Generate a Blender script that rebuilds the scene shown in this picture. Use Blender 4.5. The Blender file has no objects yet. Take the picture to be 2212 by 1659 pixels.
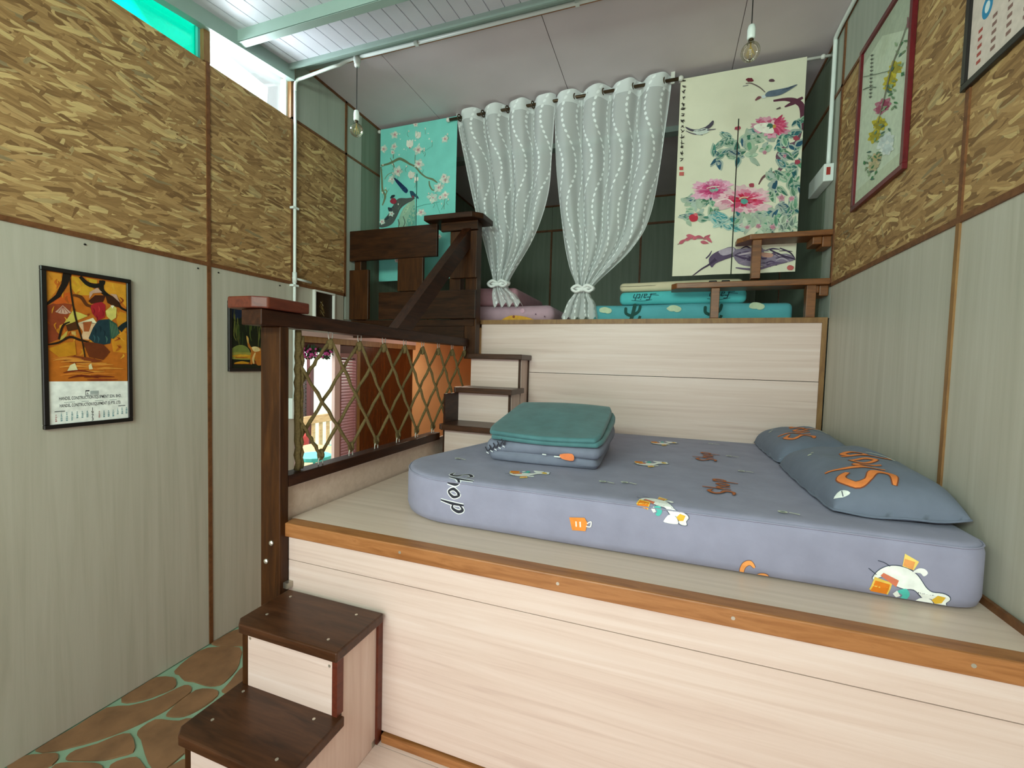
import bpy, bmesh, math, random
from mathutils import Vector, Matrix
from mathutils.geometry import tessellate_polygon

# ------------------------------------------------------------------ scene, camera, world, light
S = bpy.context.scene
C = S.collection
S.view_settings.view_transform = 'Standard'
S.view_settings.look = 'None'
S.view_settings.gamma = 1.0
S.view_settings.use_curve_mapping = False
S.view_settings.exposure = 0.0

cam = bpy.data.cameras.new('camera')
cam.sensor_width = 36.0
cam.lens = 15.358
cam.clip_start = 0.02
cam_o = bpy.data.objects.new('camera', cam)
C.objects.link(cam_o)
cam_o.matrix_world = Matrix(((0.942479, -0.041354, 0.331696, 0.0),
                             (0.333167, 0.035867, -0.942185, 0.0),
                             (0.027066, 0.998501, 0.047582, 1.8731),
                             (0, 0, 0, 1)))
S.camera = cam_o

world = bpy.data.worlds.new('sky')
S.world = world
world.use_nodes = True
wn = world.node_tree.nodes
wn['Background'].inputs[0].default_value = (0.92, 1.0, 1.0, 1)
wn['Background'].inputs[1].default_value = 2.2

def area(name, loc, target, sx, sy, power, col):
    l = bpy.data.lights.new(name, 'AREA')
    l.shape = 'RECTANGLE'; l.size = sx; l.size_y = sy; l.energy = power; l.color = col
    o = bpy.data.objects.new(name, l); C.objects.link(o)
    o.location = loc
    o.rotation_euler = (Vector(target) - Vector(loc)).to_track_quat('-Z', 'Y').to_euler()
    return o
# daylight through the wide doorway behind the camera and the green-glazed strip above it
area('doorway_daylight', (-0.55, -1.74, 1.25), (-0.55, 2.0, 1.25), 2.7, 1.75, 21, (1.0, 0.80, 0.82))
area('clerestory_daylight', (-0.8, -1.74, 2.98), (-0.8, 2.4, 4.1), 2.75, 0.55, 120, (0.72, 1.0, 0.86))
area('side_window_daylight', (-2.86, 2.26, 3.78), (0.2, 2.6, 3.5), 0.58, 0.2, 18, (0.86, 0.95, 1.0))
area('patio_daylight', (-4.6, 3.2, 3.4), (-4.2, 4.6, 0.6), 2.2, 2.2, 190, (1.0, 0.97, 0.92))

R = random.Random(7)
def lin(h):
    h = h.lstrip('#')
    v = [int(h[i:i + 2], 16) / 255 for i in (0, 2, 4)]
    return tuple(x / 12.92 if x <= 0.04045 else ((x + 0.055) / 1.055) ** 2.4 for x in v)

# ------------------------------------------------------------------ materials
MATS = {}
def base(name, rough=0.6, spec=0.4):
    m = bpy.data.materials.new(name); m.use_nodes = True
    nt = m.node_tree; b = nt.nodes['Principled BSDF']
    b.inputs['Roughness'].default_value = rough
    b.inputs['Specular IOR Level'].default_value = spec
    MATS[name] = m
    return m, nt, b
def N(nt, t, **kw):
    n = nt.nodes.new(t)
    for k, v in kw.items(): setattr(n, k, v)
    return n
def ramp(nt, stops):
    r = N(nt, 'ShaderNodeValToRGB'); e = r.color_ramp.elements
    while len(e) < len(stops): e.new(0.5)
    for i, (p, c) in enumerate(stops):
        e[i].position = p; e[i].color = (*lin(c), 1)
    return r
def coords(nt, scale, rot=(0, 0, 0)):
    tc = N(nt, 'ShaderNodeTexCoord'); mp = N(nt, 'ShaderNodeMapping')
    mp.inputs['Scale'].default_value = scale; mp.inputs['Rotation'].default_value = rot
    nt.links.new(tc.outputs['Object'], mp.inputs['Vector'])
    return mp
def plain(name, col, rough=0.6, spec=0.4, vary=0.0, scale=8, metal=0):
    m, nt, b = base(name, rough, spec)
    b.inputs['Metallic'].default_value = metal
    c = lin(col)
    if vary:
        mp = coords(nt, (scale,) * 3)
        n = N(nt, 'ShaderNodeTexNoise'); n.inputs['Scale'].default_value = 1; n.inputs['Detail'].default_value = 6
        nt.links.new(mp.outputs[0], n.inputs['Vector'])
        mx = N(nt, 'ShaderNodeMapRange')
        mx.inputs[1].default_value = 0.3; mx.inputs[2].default_value = 0.7
        mx.inputs[3].default_value = 1 - vary; mx.inputs[4].default_value = 1 + vary
        nt.links.new(n.outputs['Fac'], mx.inputs[0])
        v = N(nt, 'ShaderNodeVectorMath', operation='SCALE'); v.inputs[0].default_value = c
        nt.links.new(mx.outputs[0], v.inputs['Scale'])
        nt.links.new(v.outputs[0], b.inputs['Base Color'])
    else:
        b.inputs['Base Color'].default_value = (*c, 1)
    return m
def grain(name, cols, scale, rough=0.5, spec=0.4, detail=5, dist=0.6, bump=0.0, coat=0.0):
    """streaky wood grain: noise stretched by `scale`"""
    m, nt, b = base(name, rough, spec)
    mp = coords(nt, scale)
    n = N(nt, 'ShaderNodeTexNoise'); n.inputs['Scale'].default_value = 1
    n.inputs['Detail'].default_value = detail; n.inputs['Roughness'].default_value = 0.62; n.inputs['Distortion'].default_value = dist
    nt.links.new(mp.outputs[0], n.inputs['Vector'])
    k = len(cols)
    r = ramp(nt, [(0.28 + 0.44 * i / (k - 1), c) for i, c in enumerate(cols)])
    nt.links.new(n.outputs['Fac'], r.inputs[0])
    nt.links.new(r.outputs[0], b.inputs['Base Color'])
    if bump:
        bp = N(nt, 'ShaderNodeBump'); bp.inputs['Strength'].default_value = bump; bp.inputs['Distance'].default_value = 0.002
        nt.links.new(n.outputs['Fac'], bp.inputs['Height']); nt.links.new(bp.outputs[0], b.inputs['Normal'])
    if coat:
        b.inputs['Coat Weight'].default_value = coat; b.inputs['Coat Roughness'].default_value = 0.18
    return m
def osb(name):
    """oriented strand board: four layers of long random chips laid over each other"""
    m, nt, b = base(name, 0.62, 0.3)
    L = nt.links.new
    tc = N(nt, 'ShaderNodeTexCoord')
    sep = N(nt, 'ShaderNodeSeparateXYZ'); L(tc.outputs['Object'], sep.inputs[0])
    cmb = N(nt, 'ShaderNodeCombineXYZ'); L(sep.outputs['Y'], cmb.inputs[0]); L(sep.outputs['Z'], cmb.inputs[1]); L(sep.outputs['X'], cmb.inputs[2])
    nz = N(nt, 'ShaderNodeTexNoise'); nz.inputs['Scale'].default_value = 7; nz.inputs['Detail'].default_value = 3; L(cmb.outputs[0], nz.inputs['Vector'])
    sub = N(nt, 'ShaderNodeVectorMath', operation='SUBTRACT'); L(nz.outputs['Color'], sub.inputs[0]); sub.inputs[1].default_value = (0.5, 0.5, 0.5)
    sc = N(nt, 'ShaderNodeVectorMath', operation='SCALE'); L(sub.outputs[0], sc.inputs[0]); sc.inputs['Scale'].default_value = 0.035
    ad = N(nt, 'ShaderNodeVectorMath', operation='ADD'); L(cmb.outputs[0], ad.inputs[0]); L(sc.outputs[0], ad.inputs[1])
    last = None; hlast = None
    for i, (ang, sx, sy, thr) in enumerate(((0.0, 8, 34, -1), (0.42, 8, 40, 0.45), (-0.38, 7.5, 36, 0.45), (0.15, 7, 34, 0.48), (-0.2, 8, 44, 0.55), (1.1, 12, 50, 0.86), (0.3, 6, 46, 0.66), (-0.08, 6.5, 50, 0.62))):
        mp = N(nt, 'ShaderNodeMapping'); mp.vector_type = 'TEXTURE'
        mp.inputs['Location'].default_value = (3.1 * i, 1.7 * i, 0)
        mp.inputs['Rotation'].default_value = (0, 0, ang)
        mp.inputs['Scale'].default_value = (1 / sx, 1 / sy, 1)
        L(ad.outputs[0], mp.inputs['Vector'])
        vo = N(nt, 'ShaderNodeTexVoronoi', voronoi_dimensions='2D', feature='F1', distance='MINKOWSKI'); vo.inputs['Scale'].default_value = 1; vo.inputs['Exponent'].default_value = 3.0
        L(mp.outputs[0], vo.inputs['Vector'])
        sp = N(nt, 'ShaderNodeSeparateColor'); L(vo.outputs['Color'], sp.inputs[0])
        r = ramp(nt, [(0.0, '#795937'), (0.2, '#926f46'), (0.5, '#a37f51'), (0.75, '#b28e5e'), (0.92, '#cfb178'), (1.0, '#8a7756')])
        L(sp.outputs[0], r.inputs[0])
        fine = N(nt, 'ShaderNodeTexNoise'); fine.inputs['Scale'].default_value = 1; fine.inputs['Detail'].default_value = 4
        mp2 = N(nt, 'ShaderNodeMapping'); mp2.vector_type = 'TEXTURE'; mp2.inputs['Rotation'].default_value = (0, 0, ang); mp2.inputs['Scale'].default_value = (1 / 14, 1 / 160, 1)
        L(cmb.outputs[0], mp2.inputs['Vector']); L(mp2.outputs[0], fine.inputs['Vector'])
        mr = N(nt, 'ShaderNodeMapRange'); mr.inputs[3].default_value = 0.6; mr.inputs[4].default_value = 1.35; L(fine.outputs['Fac'], mr.inputs[0])
        vm = N(nt, 'ShaderNodeVectorMath', operation='SCALE'); L(r.outputs[0], vm.inputs[0]); L(mr.outputs[0], vm.inputs['Scale'])
        if last is None:
            last = vm.outputs[0]; hlast = sp.outputs[2]
        else:
            gt = N(nt, 'ShaderNodeMath', operation='GREATER_THAN'); gt.inputs[1].default_value = thr; L(sp.outputs[1], gt.inputs[0])
            ds = N(nt, 'ShaderNodeMath', operation='LESS_THAN'); ds.inputs[1].default_value = 0.46; L(vo.outputs['Distance'], ds.inputs[0])
            mu = N(nt, 'ShaderNodeMath', operation='MULTIPLY'); L(gt.outputs[0], mu.inputs[0]); L(ds.outputs[0], mu.inputs[1])
            mx = N(nt, 'ShaderNodeMix', data_type='RGBA'); L(mu.outputs[0], mx.inputs[0]); L(last, mx.inputs[6]); L(vm.outputs[0], mx.inputs[7])
            last = mx.outputs[2]
            hm = N(nt, 'ShaderNodeMix', data_type='FLOAT'); L(mu.outputs[0], hm.inputs[0]); L(hlast, hm.inputs[2]); L(sp.outputs[2], hm.inputs[3]); hlast = hm.outputs[0]
    L(last, b.inputs['Base Color'])
    bm_ = N(nt, 'ShaderNodeBump'); bm_.inputs['Strength'].default_value = 0.35; bm_.inputs['Distance'].default_value = 0.003
    L(hlast, bm_.inputs['Height']); L(bm_.outputs[0], b.inputs['Normal'])
    return m
def printed(name, rough=0.7, vary=0.12, scale=30, sheen=0):
    m, nt, b = base(name, rough, 0.25)
    a = N(nt, 'ShaderNodeAttribute'); a.attribute_name = 'Col'
    mp = coords(nt, (scale,) * 3)
    n = N(nt, 'ShaderNodeTexNoise'); n.inputs['Scale'].default_value = 1; n.inputs['Detail'].default_value = 5
    nt.links.new(mp.outputs[0], n.inputs['Vector'])
    mr = N(nt, 'ShaderNodeMapRange'); mr.inputs[1].default_value = 0.25; mr.inputs[2].default_value = 0.75
    mr.inputs[3].default_value = 1 - vary; mr.inputs[4].default_value = 1 + vary
    nt.links.new(n.outputs['Fac'], mr.inputs[0])
    v = N(nt, 'ShaderNodeVectorMath', operation='SCALE')
    nt.links.new(a.outputs['Color'], v.inputs[0]); nt.links.new(mr.outputs[0], v.inputs['Scale'])
    nt.links.new(v.outputs[0], b.inputs['Base Color'])
    return m
def cloth(name, col, vary=0.1, scale=14, weave=600, sheen=0.06, rough=0.85):
    m = plain(name, col, rough, 0.2, vary, scale)
    nt = m.node_tree; b = nt.nodes['Principled BSDF']
    b.inputs['Sheen Weight'].default_value = sheen
    mp = coords(nt, (weave,) * 3)
    n = N(nt, 'ShaderNodeTexNoise'); n.inputs['Scale'].default_value = 0.02; n.inputs['Detail'].default_value = 4
    nt.links.new(mp.outputs[0], n.inputs['Vector'])
    bp = N(nt, 'ShaderNodeBump'); bp.inputs['Strength'].default_value = 0.25; bp.inputs['Distance'].default_value = 0.01
    nt.links.new(n.outputs['Fac'], bp.inputs['Height']); nt.links.new(bp.outputs[0], b.inputs['Normal'])
    return m
def glassy(name, col, rough=0.02, alpha_mix=0.75):
    m = bpy.data.materials.new(name); m.use_nodes = True; nt = m.node_tree; nt.nodes.clear()
    out = N(nt, 'ShaderNodeOutputMaterial'); tr = N(nt, 'ShaderNodeBsdfTransparent'); gl = N(nt, 'ShaderNodeBsdfGlossy')
    tr.inputs[0].default_value = (*col, 1); gl.inputs['Roughness'].default_value = rough
    mx = N(nt, 'ShaderNodeMixShader'); fr = N(nt, 'ShaderNodeFresnel'); fr.inputs[0].default_value = 1.5
    mt = N(nt, 'ShaderNodeMath', operation='MULTIPLY'); mt.inputs[1].default_value = alpha_mix
    nt.links.new(fr.outputs[0], mt.inputs[0]); nt.links.new(mt.outputs[0], mx.inputs[0])
    nt.links.new(tr.outputs[0], mx.inputs[1]); nt.links.new(gl.outputs[0], mx.inputs[2]); nt.links.new(mx.outputs[0], out.inputs[0])
    MATS[name] = m
    return m
def sheer(name):
    """white voile: part see-through, with embroidered dots along wavy lines"""
    m = bpy.data.materials.new(name); m.use_nodes = True; nt = m.node_tree; nt.nodes.clear(); L = nt.links.new
    out = N(nt, 'ShaderNodeOutputMaterial')
    uv = N(nt, 'ShaderNodeUVMap'); sp = N(nt, 'ShaderNodeSeparateXYZ'); L(uv.outputs[0], sp.inputs[0])
    def M(op, a, bb=None):
        n = N(nt, 'ShaderNodeMath', operation=op)
        for i, q in enumerate((a, bb)):
            if q is None: continue
            if isinstance(q, (int, float)): n.inputs[i].default_value = q
            else: L(q, n.inputs[i])
        return n.outputs[0]
    u, v = sp.outputs['X'], sp.outputs['Y']
    wob = M('MULTIPLY', M('SINE', M('MULTIPLY', v, 15.0)), 0.5)
    cu = M('FRACT', M('ADD', M('MULTIPLY', u, 11.0), wob))
    du = M('MULTIPLY', M('SUBTRACT', cu, 0.5), 0.135)
    cv = M('FRACT', M('MULTIPLY', v, 42.0)); dv = M('MULTIPLY', M('SUBTRACT', cv, 0.5), 0.037)
    d2 = M('ADD', M('MULTIPLY', du, du), M('MULTIPLY', dv, dv))
    dot = M('LESS_THAN', d2, 0.012 ** 2)
    band = M('LESS_THAN', v, 0.055)
    hem = M('GREATER_THAN', M('ABSOLUTE', M('SUBTRACT', u, 0.5)), 0.49)
    dens = M('MAXIMUM', M('MULTIPLY', dot, 1.0), M('MAXIMUM', M('MULTIPLY', band, 0.78), M('MULTIPLY', hem, 0.8)))
    dens = M('MAXIMUM', dens, 0.52)
    tr = N(nt, 'ShaderNodeBsdfTransparent'); df = N(nt, 'ShaderNodeBsdfDiffuse'); tl = N(nt, 'ShaderNodeBsdfTranslucent')
    df.inputs[0].default_value = (0.94, 0.97, 0.96, 1); tl.inputs[0].default_value = (0.9, 0.93, 0.93, 1)
    m1 = N(nt, 'ShaderNodeMixShader'); m1.inputs[0].default_value = 0.15; L(df.outputs[0], m1.inputs[1]); L(tl.outputs[0], m1.inputs[2])
    m2 = N(nt, 'ShaderNodeMixShader'); L(dens, m2.inputs[0]); L(tr.outputs[0], m2.inputs[1]); L(m1.outputs[0], m2.inputs[2]); L(m2.outputs[0], out.inputs[0])
    MATS[name] = m
    return m
def glow(name, col, strength):
    m, nt, b = base(name)
    b.inputs['Emission Color'].default_value = (*lin(col), 1); b.inputs['Emission Strength'].default_value = strength
    return m

grain('wall_laminate', ['#aaa494', '#b2ac9c', '#b8b2a3', '#bdb7a9'], (22, 22, 0.8), 0.45, 0.4, 6)
grain('cream_laminate', ['#c8aba1', '#d4b9ae', '#dac1b7', '#dfc9c1'], (0.9, 30, 30), 0.4, 0.4, 6, 0.8)
grain('cream_laminate_side', ['#c8aa9e', '#d2b7ab', '#dac2b8'], (26, 26, 1.2), 0.4, 0.4, 5)
grain('deck_laminate', ['#cdb4a4', '#d8bfaf', '#e0c9bb'], (0.9, 26, 26), 0.35, 0.45, 6)
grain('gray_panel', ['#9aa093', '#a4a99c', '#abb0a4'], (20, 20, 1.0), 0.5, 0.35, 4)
grain('gray_panel_shaded', ['#6f7a68', '#788371', '#808a79'], (20, 20, 1.0), 0.5, 0.35, 4)  # gray panel again, with the loft's green shade put into the colour
plain('ceiling_board', '#cfc3c5', 0.6, 0.3, 0.04, 3)
plain('ceiling_steel', '#8f9b94', 0.45, 0.5, 0.05, 6)
plain('roof_sheet', '#d6d7df', 0.4, 0.5, 0.03, 4)
plain('roof_steel', '#93a8a0', 0.4, 0.5, 0.05, 5)
osb('osb')
grain('dark_wood', ['#1e0d03', '#2a1406', '#381d0a', '#42240e'], (5, 40, 40), 0.42, 0.22, 5, 0.6, 0.0, 0.03)
grain('dark_wood_y', ['#1f0d05', '#2c1307', '#381b0c', '#42220f'], (40, 5, 40), 0.42, 0.22, 5, 0.6, 0.0, 0.03)
grain('dark_wood_z', ['#2a1405', '#371c08', '#43240b', '#4c2c10'], (40, 40, 4), 0.42, 0.22, 5, 0.6, 0.0, 0.03)
grain('tread_wood', ['#2c170a', '#3b2010', '#482917', '#51301b'], (5, 40, 40), 0.34, 0.35, 5, 0.6, 0.0, 0.06)
grain('red_wood', ['#4a1c10', '#582416', '#642c1b', '#522218'], (40, 6, 40), 0.4, 0.4, 5)
grain('edge_wood', ['#855026', '#986034', '#a86e40', '#8c562c'], (4, 40, 40), 0.4, 0.45, 6)
grain('trim_wood', ['#5a371d', '#6d4426', '#7d5130'], (30, 30, 30), 0.5, 0.35, 4)
grain('trim_light', ['#74502e', '#866038', '#947044'], (30, 30, 6), 0.5, 0.35, 4)
plain('stone', '#8a6446', 0.55, 0.4, 0.22, 9)
plain('grout', '#90ad93', 0.6, 0.35, 0.06, 12)
cloth('bed_cloth', '#9390a5', 0.08, 9)
cloth('pillow_cloth', '#6f7585', 0.08, 9)
cloth('quilt_cloth', '#7c7f90', 0.10, 16)
cloth('teal_velvet', '#4c7679', 0.16, 12, 400, 0.15, 0.6)
cloth('teal_cloth', '#58a3ab', 0.06, 10)
cloth('aqua_cloth', '#52b4b6', 0.06, 10)
cloth('screen_cloth', '#e6e2d6', 0.03, 10)
cloth('cream_cloth', '#cfc3a4', 0.05, 10)
cloth('pink_cloth', '#b898a4', 0.08, 12)
cloth('rose_cloth', '#b2848e', 0.08, 12)
cloth('noren_teal', '#7accc0', 0.08, 5)
cloth('noren_cream', '#dcd8c0', 0.05, 4)
cloth('white_net', '#e6e8e4', 0.05, 20)
printed('fabric_print'); printed('paper_print', 0.5, 0.10, 40); printed('batik_print', 0.5, 0.16, 28)
plain('black_frame', '#15110f', 0.35, 0.5)
grain('rosewood', ['#4d0f14', '#651820', '#5a141b'], (30, 30, 8), 0.3, 0.5, 4)
plain('paper', '#dfe4dc', 0.5, 0.3)
plain('pvc', '#dfe6e0', 0.35, 0.5)
plain('white_metal', '#d5d3cb', 0.35, 0.5)
plain('bronze', '#4a3a26', 0.35, 0.5, 0, 8, 0.6)
plain('steel', '#b9b4a8', 0.3, 0.5, 0, 8, 0.9)
plain('rope', '#71603e', 0.9, 0.2, 0.25, 120)
plain('black', '#121212', 0.5, 0.4)
plain('red_sticker', '#a03028', 0.5)
plain('peach_wall', '#e8b682', 0.7, 0.2, 0.05, 3)
grain('brown_door', ['#3a1a08', '#4c240c', '#5a2d10'], (30, 30, 3), 0.22, 0.5, 5, 0.6, 0, 0.4)
plain('mauve_paint', '#8a5a58', 0.5, 0.4, 0.05, 6)
plain('pink_frame', '#c8a8a0', 0.5, 0.4)
plain('maroon', '#4a1f1c', 0.5, 0.4, 0.1, 6)
plain('patio_ground_paint', '#b5a890', 0.8, 0.2, 0.1, 4)
grain('patio_wood', ['#b88a5a', '#cda070', '#d8b084'], (30, 6, 30), 0.5, 0.4, 4)
plain('patio_teal', '#4fb0a8', 0.5, 0.4)
plain('patio_dark', '#6a5f5e', 0.5, 0.4, 0.1, 8)
plain('cushion_red', '#b8403c', 0.8)
plain('leaf_green', '#24462c', 0.6)
plain('flower_pink', '#b0417e', 0.7)
plain('screw', '#c9c0b2', 0.3, 0.6, 0, 8, 0.7)
glassy('clear_glass', (0.98, 1.0, 1.0))
glassy('green_glass', (0.02, 1.0, 0.80))
glassy('bulb_glass', (0.97, 0.95, 0.84), 0.02, 0.8)
sheer('voile')
glow('lamp_glow', '#fff0dc', 75.0)

# ------------------------------------------------------------------ mesh helpers
def box(bm, x0, x1, y0, y1, z0, z1, fn=None):
    vs = [(x, y, z) for x in (x0, x1) for y in (y0, y1) for z in (z0, z1)]
    if fn: vs = [fn(*p) for p in vs]
    v = [bm.verts.new(p) for p in vs]
    for f in ((0, 1, 3, 2), (4, 6, 7, 5), (0, 4, 5, 1), (2, 3, 7, 6), (0, 2, 6, 4), (1, 5, 7, 3)):
        bm.faces.new([v[i] for i in f])
    return bm
def B(*a, **k): return box(bmesh.new(), *a, **k)
def bev(bm, w=0.006, seg=2):
    bmesh.ops.bevel(bm, geom=bm.edges[:] , offset=w, segments=seg, affect='EDGES', profile=0.5, clamp_overlap=True)
    return bm
def prism(poly, axis, a, b, bm=None):
    """extrude a 2-D outline along x, y or z from a to b"""
    bm = bm or bmesh.new()
    def P(p, t):
        return {'x': (t, p[0], p[1]), 'y': (p[0], t, p[1]), 'z': (p[0], p[1], t)}[axis]
    lo = [bm.verts.new(P(p, a)) for p in poly]; hi = [bm.verts.new(P(p, b)) for p in poly]
    n = len(poly)
    bm.faces.new(lo); bm.faces.new(hi)
    for i in range(n): bm.faces.new((lo[i], lo[(i + 1) % n], hi[(i + 1) % n], hi[i]))
    return bm
def catmull(pts, n=6, closed=False):
    out = []; k = len(pts)
    rng = range(k) if closed else range(k - 1)
    for i in rng:
        g = lambda j: pts[j % k] if closed else pts[max(0, min(k - 1, j))]
        p0, p1, p2, p3 = (Vector(g(i + d)) for d in (-1, 0, 1, 2))
        for s in range(n):
            t = s / n
            out.append(0.5 * (2 * p1 + (p2 - p0) * t + (2 * p0 - 5 * p1 + 4 * p2 - p3) * t * t + (3 * p1 - p0 - 3 * p2 + p3) * t ** 3))
    if not closed: out.append(Vector(pts[-1]))
    return out
def tube(bm, pts, r, seg=8, closed=False, caps=True):
    pts = [Vector(p) for p in pts]; n = len(pts); rings = []
    up = Vector((0, 0, 1)); last = None
    for i, p in enumerate(pts):
        if closed: t = pts[(i + 1) % n] - pts[i - 1]
        else: t = pts[min(i + 1, n - 1)] - pts[max(i - 1, 0)]
        t.normalize()
        if last is None:
            a = up if abs(t.dot(up)) < 0.9 else Vector((1, 0, 0))
            x = t.cross(a).normalized()
        else:
            x = (last - t * last.dot(t)).normalized()
        last = x; y = t.cross(x)
        rr = r[i] if isinstance(r, (list, tuple)) else r
        rings.append([bm.verts.new(p + rr * (math.cos(2 * math.pi * k / seg) * x + math.sin(2 * math.pi * k / seg) * y)) for k in range(seg)])
    for i in range(n if closed else n - 1):
        A, D = rings[i], rings[(i + 1) % n]
        for k in range(seg): bm.faces.new((A[k], A[(k + 1) % seg], D[(k + 1) % seg], D[k]))
    if caps and not closed: bm.faces.new(rings[0][::-1]); bm.faces.new(rings[-1])
    return bm
def lathe(bm, prof, cx, cy, seg=20):
    rings = [[bm.verts.new((cx + r * math.cos(2 * math.pi * k / seg), cy + r * math.sin(2 * math.pi * k / seg), z)) for k in range(seg)] for r, z in prof]
    for a, b in zip(rings, rings[1:]):
        for k in range(seg): bm.faces.new((a[k], a[(k + 1) % seg], b[(k + 1) % seg], b[k]))
    bm.faces.new(rings[0][::-1]); bm.faces.new(rings[-1])
    return bm
def rbox(x0, x1, y0, y1, z0, z1, r, nx=12, ny=12, nz=4, fn=None):
    """soft box: rounded edges of radius r, then each point moved by fn"""
    bm = bmesh.new(); rr = min(r, (z1 - z0) / 2, (x1 - x0) / 2, (y1 - y0) / 2)
    def rp(x, y, z):
        q = Vector((min(max(x, x0 + rr), x1 - rr), min(max(y, y0 + rr), y1 - rr), min(max(z, z0 + rr), z1 - rr)))
        d = Vector((x, y, z)) - q
        if d.length > 1e-9: q = q + d.normalized() * rr
        return fn(*q) if fn else tuple(q)
    def ax(a, b, n):
        e = [0, rr * 0.3, rr * 0.65, rr]
        m = [rr + (b - a - 2 * rr) * i / n for i in range(1, n)]
        w = b - a
        return [a + t for t in e + m + [w - t for t in e[::-1]]]
    X, Y, Z = ax(x0, x1, nx), ax(y0, y1, ny), ax(z0, z1, nz)
    def grid(f, A, D):
        vs = [[bm.verts.new(rp(*f(a, d))) for d in D] for a in A]
        for i in range(len(A) - 1):
            for j in range(len(D) - 1): bm.faces.new((vs[i][j], vs[i + 1][j], vs[i + 1][j + 1], vs[i][j + 1]))
    for z in (z0, z1): grid(lambda a, d: (a, d, z), X, Y)
    for y in (y0, y1): grid(lambda a, d: (a, y, d), X, Z)
    for x in (x0, x1): grid(lambda a, d: (x, a, d), Y, Z)
    bmesh.ops.remove_doubles(bm, verts=bm.verts[:], dist=1e-5)
    return bm
def obj(name, bm, mat, parent=None, smooth=False, recalc=True):
    me = bpy.data.meshes.new(name)
    if recalc: bmesh.ops.recalc_face_normals(bm, faces=bm.faces[:])
    bm.to_mesh(me); bm.free()
    me.materials.append(MATS[mat])
    if smooth:
        for p in me.polygons: p.use_smooth = True
    o = bpy.data.objects.new(name, me); C.objects.link(o)
    if parent is not None: adopt(o, parent)
    return o
def adopt(o, parent):
    o.parent = parent
    w = parent
    M = Matrix.Identity(4)
    while w is not None:
        M = Matrix.Translation(w.location) @ M; w = w.parent
    o.matrix_parent_inverse = M.inverted() if parent.type == 'EMPTY' else Matrix.Identity(4)
def tag(o, label, cat, group=None):
    o['label'] = label; o['category'] = cat
    if group: o['group'] = group
    return o
def thing(name, label, cat, loc, group=None):
    o = bpy.data.objects.new(name, None); C.objects.link(o); o.location = loc; o.empty_display_size = 0.05
    return tag(o, label, cat, group)
def struct(name, loc=(0, 0, 0), label=None):
    o = bpy.data.objects.new(name, None); C.objects.link(o); o.location = loc; o['kind'] = 'structure'
    if label: o['label'] = label
    return o
def vtx_color(me, cols):
    a = me.color_attributes.new('Col', 'FLOAT_COLOR', 'CORNER')
    flat = []
    for p, c in zip(me.polygons, cols): flat += [c[0], c[1], c[2], 1.0] * p.loop_total
    a.data.foreach_set('color', flat)

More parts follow.
